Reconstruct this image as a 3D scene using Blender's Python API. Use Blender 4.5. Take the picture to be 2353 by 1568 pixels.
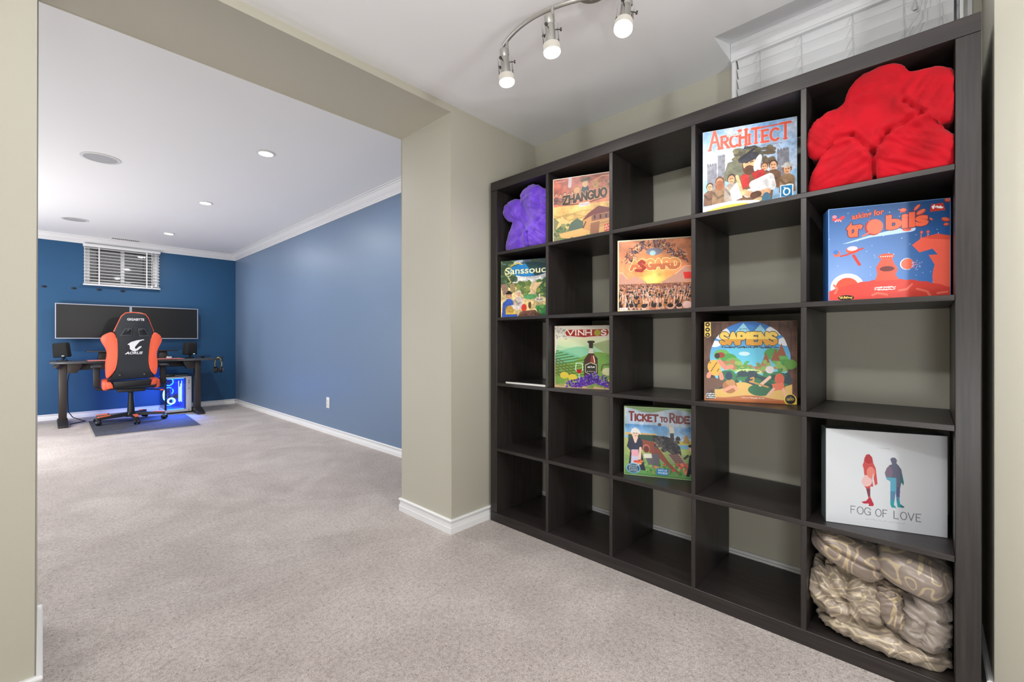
import bpy, bmesh, math, random
import numpy as np
from mathutils import Vector, Matrix, noise as mnoise

for o in list(bpy.data.objects):
    bpy.data.objects.remove(o)
S = bpy.context.scene
COL = S.collection
PI = math.pi
R = math.radians


def lin(c):
    return tuple(((v / 255) / 12.92 if v / 255 <= .04045 else ((v / 255 + .055) / 1.055) ** 2.4) for v in c)


# ------------------------------------------------------------------ camera, world, lamps, exposure
EYE = 0.9857
cam_d = bpy.data.cameras.new('camera')
cam = bpy.data.objects.new('camera', cam_d)
COL.objects.link(cam)
cam.location = (0, 0, EYE)
cam.rotation_euler = (PI / 2, 0, -0.816)
cam_d.sensor_width = 36
cam_d.lens = 1014.92 / 2353 * 36
cam_d.shift_y = -0.0005
cam_d.clip_start = .02
S.camera = cam

world = bpy.data.worlds.new('world')
S.world = world
world.use_nodes = True
world.node_tree.nodes['Background'].inputs[0].default_value = (*lin((60, 66, 80)), 1)
world.node_tree.nodes['Background'].inputs[1].default_value = .35

S.view_settings.view_transform = 'Standard'
S.view_settings.look = 'None'
S.view_settings.gamma = 1
S.view_settings.use_curve_mapping = False
S.view_settings.exposure = 0.13

WARM = (1.0, .98, .95)
NEUT = (.965, .985, 1.0)
HALL = (1.0, .985, .96)


def lamp(name, kind, loc, power, color=NEUT, size=.05, rot=(0, 0, 0), parent=None, spot=2.6, blend=.6):
    d = bpy.data.lights.new(name, kind)
    d.energy = power
    d.color = color
    if kind == 'AREA':
        d.shape = 'DISK'
        d.size = size
    else:
        d.shadow_soft_size = size
    if kind == 'SPOT':
        d.spot_size = spot
        d.spot_blend = blend
    o = bpy.data.objects.new(name, d)
    COL.objects.link(o)
    o.location = loc
    o.rotation_euler = rot
    if parent:
        o.parent = parent
    return o


# ceiling lamp just above and beside the camera, then fill lamps added out of view to brighten the front room
lamp('ceiling_bulb', 'POINT', (.12, .38, 1.95), 23, NEUT, .045)
lamp('rear_fill', 'POINT', (.9, -1.0, 1.48), 28, NEUT, .06)
lamp('rear_fill', 'POINT', (-1.5, -.2, .6), 14, NEUT, .25)
lamp('rear_fill', 'POINT', (-.3, -.35, .55), 27, NEUT, .16)
lamp('rear_fill', 'POINT', (.6, -1.6, 1.1), 18, NEUT, .25)
# added fill lamps, unseen in the blue room's left half
lamp('hall_fill', 'POINT', (-.9, 5.6, .6), 76, HALL, .25)
lamp('hall_fill', 'POINT', (-1.1, 6.7, 1.2), 38, HALL, .25)
lamp('hall_fill', 'POINT', (-1.0, 3.5, .5), 20, HALL, .25)

# ------------------------------------------------------------------ helpers


def link(o, parent=None):
    COL.objects.link(o)
    if parent:
        o.parent = parent
    return o


def thing(name, label, cat, loc=(0, 0, 0), rz=0, group=None):
    o = bpy.data.objects.new(name, None)
    o.empty_display_size = .05
    link(o)
    o.location = loc
    o.rotation_euler = (0, 0, rz)
    o['label'] = label
    o['category'] = cat
    if group:
        o['group'] = group
    return o


def tag(o, label, cat, group=None):
    o['label'] = label
    o['category'] = cat
    if group:
        o['group'] = group
    return o


def struct(o):
    o['kind'] = 'structure'
    return o


class MB:
    """collects shapes in one bmesh"""

    def __init__(s, off=(0, 0, 0)):
        s.bm = bmesh.new()
        s.off = Vector(off)

    def v(s, p):
        return s.bm.verts.new(Vector(p) - s.off)

    def face(s, pts):
        try:
            return s.bm.faces.new([s.v(p) for p in pts])
        except ValueError:
            return None

    def box(s, x0, x1, y0, y1, z0, z1, bevel=0, seg=2, taper=None):
        t = taper or 1
        cx, cy = (x0 + x1) / 2, (y0 + y1) / 2
        lo = [(x0, y0, z0), (x1, y0, z0), (x1, y1, z0), (x0, y1, z0)]
        hi = [(cx + (x - cx) * t, cy + (y - cy) * t, z1) for x, y, _ in lo]
        vs = [s.v(p) for p in lo + hi]
        fs = [s.bm.faces.new([vs[i] for i in f]) for f in
              ((3, 2, 1, 0), (4, 5, 6, 7), (0, 1, 5, 4), (1, 2, 6, 5), (2, 3, 7, 6), (3, 0, 4, 7))]
        if bevel:
            es = list({e for f in fs for e in f.edges})
            bmesh.ops.bevel(s.bm, geom=es, offset=bevel, segments=seg, affect='EDGES', profile=.5, clamp_overlap=True)
        return s

    def cyl(s, p0, p1, r0, r1=None, n=16, caps=True):
        r1 = r0 if r1 is None else r1
        p0, p1 = Vector(p0), Vector(p1)
        ax = (p1 - p0).normalized()
        u = ax.orthogonal().normalized()
        w = ax.cross(u)
        a = [s.v(p0 + (u * math.cos(2 * PI * i / n) + w * math.sin(2 * PI * i / n)) * r0) for i in range(n)]
        b = [s.v(p1 + (u * math.cos(2 * PI * i / n) + w * math.sin(2 * PI * i / n)) * r1) for i in range(n)]
        for i in range(n):
            s.bm.faces.new((a[i], a[(i + 1) % n], b[(i + 1) % n], b[i]))
        if caps:
            s.bm.faces.new(a[::-1])
            s.bm.faces.new(b)
        return s

    def tube(s, pts, r, n=8, caps=True):
        pts = [Vector(p) for p in pts]
        rs = r if isinstance(r, (list, tuple)) else [r] * len(pts)
        rings = []
        up = None
        for i, p in enumerate(pts):
            d = (pts[min(i + 1, len(pts) - 1)] - pts[max(i - 1, 0)]).normalized()
            if up is None:
                up = d.orthogonal().normalized()
            up = (up - d * up.dot(d)).normalized()
            w = d.cross(up)
            rings.append([s.v(p + (up * math.cos(2 * PI * k / n) + w * math.sin(2 * PI * k / n)) * rs[i]) for k in range(n)])
        for a, b in zip(rings, rings[1:]):
            for k in range(n):
                s.bm.faces.new((a[k], a[(k + 1) % n], b[(k + 1) % n], b[k]))
        if caps:
            s.bm.faces.new(rings[0][::-1])
            s.bm.faces.new(rings[-1])
        return s

    def lathe(s, prof, c, axis=(0, 0, 1), n=24, close=False):
        """prof: list of (radius, height along axis)"""
        c, ax = Vector(c), Vector(axis).normalized()
        u = ax.orthogonal().normalized()
        w = ax.cross(u)
        rings = []
        for r, h in prof:
            if r < 1e-6:
                rings.append([s.v(c + ax * h)])
            else:
                rings.append([s.v(c + ax * h + (u * math.cos(2 * PI * k / n) + w * math.sin(2 * PI * k / n)) * r) for k in range(n)])
        if close:
            rings.append(rings[0])
        for a, b in zip(rings, rings[1:]):
            for k in range(n):
                q = [a[k % len(a)], a[(k + 1) % len(a)], b[(k + 1) % len(b)], b[k % len(b)]]
                q = list(dict.fromkeys(q))
                if len(q) > 2:
                    try:
                        s.bm.faces.new(q)
                    except ValueError:
                        pass
        return s

    def ball(s, c, r, n=16, m=10):
        rx, ry, rz = r if isinstance(r, (tuple, list)) else (r, r, r)
        mt = Matrix.Translation(Vector(c) - s.off) @ Matrix.Diagonal((rx, ry, rz, 1))
        bmesh.ops.create_uvsphere(s.bm, u_segments=n, v_segments=m, radius=1, matrix=mt)
        return s

    def prism(s, poly, d0, d1, plane='xz', bevel=0, seg=2):
        """polygon in a plane, extruded along the third axis from d0 to d1"""
        def P(a, b, d):
            return {'xz': (a, d, b), 'xy': (a, b, d), 'yz': (d, a, b)}[plane]
        A = [s.v(P(a, b, d0)) for a, b in poly]
        B = [s.v(P(a, b, d1)) for a, b in poly]
        n = len(poly)
        fs = [s.bm.faces.new(A), s.bm.faces.new(B[::-1])]
        for i in range(n):
            fs.append(s.bm.faces.new((A[i], B[i], B[(i + 1) % n], A[(i + 1) % n])))
        if bevel:
            es = [e for f in fs[:2] for e in f.edges]
            bmesh.ops.bevel(s.bm, geom=es, offset=bevel, segments=seg, affect='EDGES', profile=.5, clamp_overlap=True)
        return s

    def sweep(s, path, prof, closed=False):
        """prof (outward to the right of the path, z) along an xy path with mitred corners"""
        n = len(path)
        rings = []
        for i, p in enumerate(path):
            p = Vector((p[0], p[1]))
            dirs = []
            if i > 0:
                dirs.append((p - Vector(path[i - 1][:2])).normalized())
            if i < n - 1:
                dirs.append((Vector(path[i + 1][:2]) - p).normalized())
            nr = [Vector((d.y, -d.x)) for d in dirs]
            m = nr[0] if len(nr) == 1 else (nr[0] + nr[1]) / (1 + nr[0].dot(nr[1]))
            rings.append([s.v((p.x + m.x * a, p.y + m.y * a, z)) for a, z in prof])
        k = len(prof)
        for a, b in zip(rings, rings[1:]):
            for j in range(k):
                s.bm.faces.new((a[j], a[(j + 1) % k], b[(j + 1) % k], b[j]))
        s.bm.faces.new(rings[0])
        s.bm.faces.new(rings[-1][::-1])
        return s

    def build(s, name, m, parent=None, smooth=True, angle=38, loc=None, rot=None):
        bmesh.ops.recalc_face_normals(s.bm, faces=s.bm.faces[:])
        if smooth:
            ca = math.radians(angle)
            for f in s.bm.faces:
                f.smooth = True
            for e in s.bm.edges:
                if len(e.link_faces) == 2 and e.calc_face_angle(0) > ca:
                    e.smooth = False
        me = bpy.data.meshes.new(name)
        s.bm.to_mesh(me)
        s.bm.free()
        for mm in (m if isinstance(m, (list, tuple)) else [m]):
            me.materials.append(mm)
        o = link(bpy.data.objects.new(name, me), parent)
        if loc:
            o.location = loc
        if rot:
            o.rotation_euler = rot
        return o


def dup(root, loc=None, rz=None, label=None):
    r = root.copy()
    COL.objects.link(r)
    if loc is not None:
        r.location = loc
    if rz is not None:
        r.rotation_euler = (0, 0, rz)
    if label:
        r['label'] = label
    for ch in list(root.children):
        c = ch.copy()
        COL.objects.link(c)
        c.parent = r
        for g in ch.children:
            d = g.copy()
            COL.objects.link(d)
            d.parent = c
    return r


# ------------------------------------------------------------------ materials
MAT = {}


def pm(name, rgb, rough=.5, metal=0, spec=.5, bump=None, vary=None, coat=0, sheen=0, emit=None, alpha=None, trans=0, coords='Object', stretch=None):
    """principled material; bump=(scale,strength,dist), vary=(scale,rgb2,low,high)"""
    m = bpy.data.materials.new(name)
    m.use_nodes = True
    nt = m.node_tree
    b = nt.nodes['Principled BSDF']
    b.inputs['Base Color'].default_value = (*lin(rgb), 1)
    b.inputs['Roughness'].default_value = rough
    b.inputs['Metallic'].default_value = metal
    b.inputs['Specular IOR Level'].default_value = spec
    b.inputs['Coat Weight'].default_value = coat
    b.inputs['Sheen Weight'].default_value = sheen
    b.inputs['Transmission Weight'].default_value = trans
    if emit:
        b.inputs['Emission Color'].default_value = (*lin(emit[0]), 1)
        b.inputs['Emission Strength'].default_value = emit[1]
    if alpha is not None:
        b.inputs['Alpha'].default_value = alpha
    tc = nt.nodes.new('ShaderNodeTexCoord')
    src = tc.outputs[coords]
    if stretch:
        mp = nt.nodes.new('ShaderNodeMapping')
        mp.inputs['Scale'].default_value = stretch
        nt.links.new(src, mp.inputs[0])
        src = mp.outputs[0]
    if vary:
        n = nt.nodes.new('ShaderNodeTexNoise')
        n.inputs['Scale'].default_value = vary[0]
        n.inputs['Detail'].default_value = 5
        r = nt.nodes.new('ShaderNodeValToRGB')
        r.color_ramp.elements[0].position = vary[2]
        r.color_ramp.elements[1].position = vary[3]
        r.color_ramp.elements[0].color = (*lin(rgb), 1)
        r.color_ramp.elements[1].color = (*lin(vary[1]), 1)
        nt.links.new(src, n.inputs['Vector'])
        nt.links.new(n.outputs['Fac'], r.inputs[0])
        nt.links.new(r.outputs[0], b.inputs['Base Color'])
    if bump:
        n = nt.nodes.new('ShaderNodeTexNoise')
        n.inputs['Scale'].default_value = bump[0]
        n.inputs['Detail'].default_value = 3
        bp = nt.nodes.new('ShaderNodeBump')
        bp.inputs['Strength'].default_value = bump[1]
        bp.inputs['Distance'].default_value = bump[2]
        nt.links.new(src, n.inputs['Vector'])
        nt.links.new(n.outputs['Fac'], bp.inputs['Height'])
        nt.links.new(bp.outputs[0], b.inputs['Normal'])
    MAT[name] = m
    return m


beige = pm('beige_paint', (188, 184, 169), .55, spec=.35, bump=(220, .06, .002))
ceil_m = pm('ceiling_paint', (242, 242, 243), .8, spec=.2, bump=(260, .08, .002))
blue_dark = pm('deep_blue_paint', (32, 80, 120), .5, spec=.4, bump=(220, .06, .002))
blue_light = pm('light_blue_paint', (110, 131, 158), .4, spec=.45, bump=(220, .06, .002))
white_trim = pm('white_trim_paint', (234, 234, 234), .35, spec=.5)
white_plastic = pm('white_plastic', (228, 228, 226), .35)
blind_m = pm('blind_white', (232, 232, 233), .4)
cord_m = pm('cord_grey', (200, 200, 200), .8)
wood_h = pm('black_brown_wood_along', (35, 31, 30), .4, spec=.5, vary=(9, (54, 47, 45), .35, .75), bump=(9, .12, .001), stretch=(14, .55, 14))
wood_v = pm('black_brown_wood_upright', (35, 31, 30), .4, spec=.5, vary=(9, (53, 47, 45), .35, .75), bump=(9, .12, .001), stretch=(14, 14, .55))
nickel = pm('brushed_nickel', (186, 184, 178), .36, .75, bump=(60, .05, .001), stretch=(1, 1, 12))
dark_metal = pm('dark_screw_metal', (92, 90, 88), .35, .9)
black_m = pm('black_metal', (42, 40, 40), .42, spec=.5, bump=(300, .05, .001))
black_plastic = pm('black_plastic', (26, 27, 29), .45)
black_leather = pm('black_leather', (38, 42, 48), .4, spec=.5, bump=(420, .15, .001))
slot_grey = pm('slot_grey', (66, 70, 76), .4)
gloss_black = pm('gloss_black', (24, 27, 31), .18)
orange_m = pm('orange_leather', (240, 98, 66), .45, bump=(420, .12, .001))
orange_pad = pm('orange_pad', (236, 108, 66), .5)
lettering_m = pm('lettering_white', (232, 232, 236), .4)
silver_bezel = pm('silver_bezel', (168, 172, 188), .3, .3)
screen_m = pm('screen_black', (20, 20, 21), .28, spec=.45)
speaker_cloth = pm('speaker_cloth', (24, 25, 26), .85, bump=(900, .3, .001))
desk_top_m = pm('desk_carbon', (66, 67, 72), .35, vary=(120, (80, 81, 86), .4, .6))
salmon = pm('salmon_desk_mat', (206, 122, 112), .6)
brown_black = pm('desk_leg_metal', (56, 49, 46), .4, .2)
gold_m = pm('gold_headband', (196, 172, 110), .3, .7)
led_blue = pm('blue_led', (20, 60, 200), .4, emit=((40, 110, 255), 9.0))
led_white = pm('pale_led', (200, 225, 255), .4, emit=((190, 225, 255), 2.6))
case_white = pm('case_white', (214, 214, 216), .35)
case_in = pm('case_inner_blue_glow', (20, 60, 170), .5, emit=((20, 70, 230), .45))  # blue LED light put into the board and hose as colour and glow
rug_m = pm('grey_woven_mat', (64, 66, 74), .9, spec=.15, vary=(34, (92, 94, 104), .35, .65), bump=(160, .5, .003), stretch=(.6, 3.5, 1))
rug_edge = pm('pale_mat_edge', (160, 155, 148), .9)
red_velvet = pm('red_velvet', (182, 5, 26), .7, spec=.15, sheen=.08, vary=(14, (156, 5, 20), .4, .7), bump=(60, .25, .003))
purple_velvet = pm('purple_velvet', (104, 58, 200), .75, spec=.2, sheen=.5, vary=(22, (134, 92, 226), .42, .7), bump=(60, .25, .003))
speaker_grille = pm('ceiling_speaker_grille', (176, 177, 180), .7, bump=(1400, .4, .001))
emit_disc = pm('downlight_glow', (255, 255, 255), .5, emit=((255, 252, 246), 14))
frost = pm('frosted_glass_lit', (150, 146, 138), .4, emit=((255, 246, 230), .3))
frost_hot = pm('frosted_glass_bright', (255, 255, 250), .4, emit=((255, 253, 248), 6))
cell_black = pm('hole_black', (10, 12, 16), .6)
tag_white = pm('fabric_tag', (222, 220, 214), .8)
well_brown = pm('window_well', (92, 76, 66), .9, vary=(8, (72, 62, 56), .4, .6))
book_dark = pm('dark_cover', (34, 33, 34), .25)
paper_white = pm('paper_edge', (228, 226, 222), .8, bump=(500, .2, .001), stretch=(1, 1, 12))


def glass(name, tint=(1, 1, 1), gloss=.12, rough=.02, ior=1.45):
    m = bpy.data.materials.new(name)
    m.use_nodes = True
    nt = m.node_tree
    nt.nodes.remove(nt.nodes['Principled BSDF'])
    out = nt.nodes['Material Output']
    t = nt.nodes.new('ShaderNodeBsdfTransparent')
    t.inputs[0].default_value = (*tint, 1)
    g = nt.nodes.new('ShaderNodeBsdfGlossy')
    g.inputs['Roughness'].default_value = rough
    lw = nt.nodes.new('ShaderNodeFresnel')
    lw.inputs[0].default_value = ior
    ad = nt.nodes.new('ShaderNodeMath')
    ad.operation = 'ADD'
    ad.inputs[1].default_value = gloss
    mx = nt.nodes.new('ShaderNodeMixShader')
    nt.links.new(lw.outputs[0], ad.inputs[0])
    nt.links.new(ad.outputs[0], mx.inputs[0])
    nt.links.new(t.outputs[0], mx.inputs[1])
    nt.links.new(g.outputs[0], mx.inputs[2])
    nt.links.new(mx.outputs[0], out.inputs[0])
    return m


pane_m = glass('window_glass', (.9, .92, .92), .13)
clear_m = glass('clear_lamp_glass', (.985, .99, .99), .0, .02, 1.12)
case_glass = glass('case_glass', (.75, .85, 1.0), .02)


def carpet():
    m = bpy.data.materials.new('cut_pile_carpet')
    m.use_nodes = True
    nt = m.node_tree
    b = nt.nodes['Principled BSDF']
    b.inputs['Roughness'].default_value = 1
    b.inputs['Specular IOR Level'].default_value = .05
    b.inputs['Sheen Weight'].default_value = .15
    tc = nt.nodes.new('ShaderNodeTexCoord')

    def nz(scale, det=3, dist=0.0, rough=.55):
        n = nt.nodes.new('ShaderNodeTexNoise')
        n.inputs['Scale'].default_value = scale
        n.inputs['Detail'].default_value = det
        n.inputs['Distortion'].default_value = dist
        n.inputs['Roughness'].default_value = rough
        nt.links.new(tc.outputs['Object'], n.inputs['Vector'])
        return n.outputs['Fac']

    def ramp(f, p0, c0, p1, c1):
        r = nt.nodes.new('ShaderNodeValToRGB')
        r.color_ramp.elements[0].position = p0
        r.color_ramp.elements[1].position = p1
        r.color_ramp.elements[0].color = (*lin(c0), 1)
        r.color_ramp.elements[1].color = (*lin(c1), 1)
        nt.links.new(f, r.inputs[0])
        return r.outputs[0]

    def mixc(mode, fac, a, c):
        x = nt.nodes.new('ShaderNodeMix')
        x.data_type = 'RGBA'
        x.blend_type = mode
        x.inputs[0].default_value = fac
        nt.links.new(a, x.inputs[6])
        nt.links.new(c, x.inputs[7])
        return x.outputs[2]

    base = ramp(nz(3.2, 5, .5, .62), .38, (206, 196, 191), .64, (220, 210, 205))
    streak = ramp(nz(1.3, 4, 1.5), .44, (240, 238, 237), .56, (255, 255, 255))
    c = mixc('MULTIPLY', .75, base, streak)
    tuft = ramp(nz(70, 4, .4, .7), .36, (196, 191, 187), .56, (255, 255, 255))
    c = mixc('MULTIPLY', .55, c, tuft)
    speck = ramp(nz(260, 2, 0), .34, (174, 170, 166), .55, (255, 255, 255))
    c = mixc('MULTIPLY', .6, c, speck)
    pit = ramp(nz(105, 2, .3, .6), .29, (120, 112, 108), .37, (255, 255, 255))
    c = mixc('MULTIPLY', .6, c, pit)
    nt.links.new(c, b.inputs['Base Color'])
    b1 = nt.nodes.new('ShaderNodeBump')
    b1.inputs['Strength'].default_value = .8
    b1.inputs['Distance'].default_value = .012
    nt.links.new(nz(75, 4, .4, .7), b1.inputs['Height'])
    b2 = nt.nodes.new('ShaderNodeBump')
    b2.inputs['Strength'].default_value = .5
    b2.inputs['Distance'].default_value = .005
    nt.links.new(nz(280, 2), b2.inputs['Height'])
    nt.links.new(b1.outputs[0], b2.inputs['Normal'])
    nt.links.new(b2.outputs[0], b.inputs['Normal'])
    return m


carpet_m = carpet()


def satin(name, rgb, rgb2, scale=9, seed=0.0):
    """taupe satin with pale woven scrolls: thin contour bands of a smooth noise"""
    m = pm(name, rgb, .34, spec=.6, sheen=.2)
    nt = m.node_tree
    b = nt.nodes['Principled BSDF']
    b.inputs['Metallic'].default_value = .12
    tc = nt.nodes.new('ShaderNodeTexCoord')
    mp = nt.nodes.new('ShaderNodeMapping')
    mp.inputs['Location'].default_value = (seed, seed * .7, seed * .3)
    nt.links.new(tc.outputs['Object'], mp.inputs[0])
    n = nt.nodes.new('ShaderNodeTexNoise')
    n.inputs['Scale'].default_value = scale
    n.inputs['Detail'].default_value = 0
    n.inputs['Distortion'].default_value = 1.6
    nt.links.new(mp.outputs[0], n.inputs['Vector'])
    r = nt.nodes.new('ShaderNodeValToRGB')
    r.color_ramp.interpolation = 'CONSTANT'
    e = r.color_ramp.elements
    e[0].position, e[0].color = 0, (0, 0, 0, 1)
    e[1].position, e[1].color = .40, (1, 1, 1, 1)
    for p, c in ((.455, 0), (.585, 1), (.625, 0)):
        k = e.new(p)
        k.color = (c, c, c, 1)
    nt.links.new(n.outputs['Fac'], r.inputs[0])
    mx = nt.nodes.new('ShaderNodeMix')
    mx.data_type = 'RGBA'
    mx.inputs[6].default_value = (*lin(rgb), 1)
    mx.inputs[7].default_value = (*lin(rgb2), 1)
    nt.links.new(r.outputs[0], mx.inputs[0])
    nt.links.new(mx.outputs[2], b.inputs['Base Color'])
    n2 = nt.nodes.new('ShaderNodeTexNoise')
    n2.inputs['Scale'].default_value = 45
    bp = nt.nodes.new('ShaderNodeBump')
    bp.inputs['Strength'].default_value = .2
    bp.inputs['Distance'].default_value = .004
    nt.links.new(tc.outputs['Object'], n2.inputs['Vector'])
    nt.links.new(n2.outputs['Fac'], bp.inputs['Height'])
    nt.links.new(bp.outputs[0], b.inputs['Normal'])
    return m


satin_a = satin('scroll_satin', (136, 121, 110), (182, 163, 132), 8.5, 0)
satin_b = satin('scroll_satin_b', (142, 128, 118), (182, 165, 136), 8, 3.1)
satin_c = satin('scroll_satin_c', (158, 143, 126), (196, 180, 152), 8, 6.4)
satin_p = pm('plain_satin', (152, 140, 130), .32, spec=.6, sheen=.2, bump=(40, .25, .004))

# ------------------------------------------------------------------ flat print: a small painter for the game covers


def text_tris(s, bold=0.0):
    cu = bpy.data.curves.new('lettering', 'FONT')
    cu.body = s
    cu.offset = bold
    cu.resolution_u = 3
    o = bpy.data.objects.new('lettering', cu)
    COL.objects.link(o)
    dg = bpy.context.evaluated_depsgraph_get()
    me = o.evaluated_get(dg).to_mesh()
    me.calc_loop_triangles()
    v = np.array([p.co[:2] for p in me.vertices])
    t = np.array([q.vertices[:] for q in me.loop_triangles])
    o.evaluated_get(dg).to_mesh_clear()
    bpy.data.objects.remove(o)
    lo, hi = v.min(0), v.max(0)
    return (v - lo) / (hi - lo), t


STROKES = {
    'A': [[(0, 1), (.5, 0), (1, 1)], [(.2, .62), (.8, .62)]],
    'C': ['arc', (.55, .5, .55, .5, 50, 310)],
    'D': [[(0.05, 0), (0.05, 1)], [(.05, 0), (.5, 0), (.85, .18), (.97, .5), (.85, .82), (.5, 1), (.05, 1)]],
    'E': [[(0.1, 0), (0.1, 1)], [(.1, 0), (.85, 0)], [(.1, .48), (.7, .48)], [(.1, 1), (.9, 1)]],
    'F': [[(0.1, 0), (0.1, 1)], [(.1, 0), (.85, 0)], [(.1, .48), (.7, .48)]],
    'G': ['arc', (.55, .5, .55, .5, 45, 330), [(.98, .95), (.98, .56), (.62, .56)]],
    'H': [[(0.05, 0), (0.05, 1)], [(.95, 0), (.95, 1)], [(.05, .5), (.95, .5)]],
    'I': [[(.5, 0), (.5, 1)]],
    'K': [[(0.1, 0), (0.1, 1)], [(.95, 0), (.12, .55)], [(.3, .45), (.98, 1)]],
    'L': [[(0.1, 0), (0.1, 1)], [(.1, 1), (.85, 1)]],
    'N': [[(0.05, 1), (0.05, 0), (.95, 1), (.95, 0)]],
    'O': ['arc', (.5, .5, .52, .5, 0, 360)],
    'P': [[(0.1, 1), (0.1, 0)], [(.1, 0), (.6, 0), (.88, .12), (.9, .35), (.7, .5), (.1, .53)]],
    'R': [[(0.1, 1), (0.1, 0)], [(.1, 0), (.6, 0), (.85, .1), (.87, .34), (.7, .48), (.1, .5)], [(.45, .5), (1, 1)]],
    'S': [[(.9, .16), (.7, .02), (.4, 0), (.15, .12), (.12, .3), (.35, .45), (.65, .53), (.9, .68), (.88, .88), (.6, 1), (.3, .99), (.08, .84)]],
    'T': [[(0, 0), (1, 0)], [(.5, 0), (.5, 1)]],
    'U': [[(.08, 0), (.08, .65), (.25, .95), (.5, 1), (.75, .95), (.92, .65), (.92, 0)]],
    'V': [[(0, 0), (.5, 1), (1, 0)]],
    'Z': [[(.05, 0), (.95, 0), (.05, 1), (1, 1)]],
}


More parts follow.
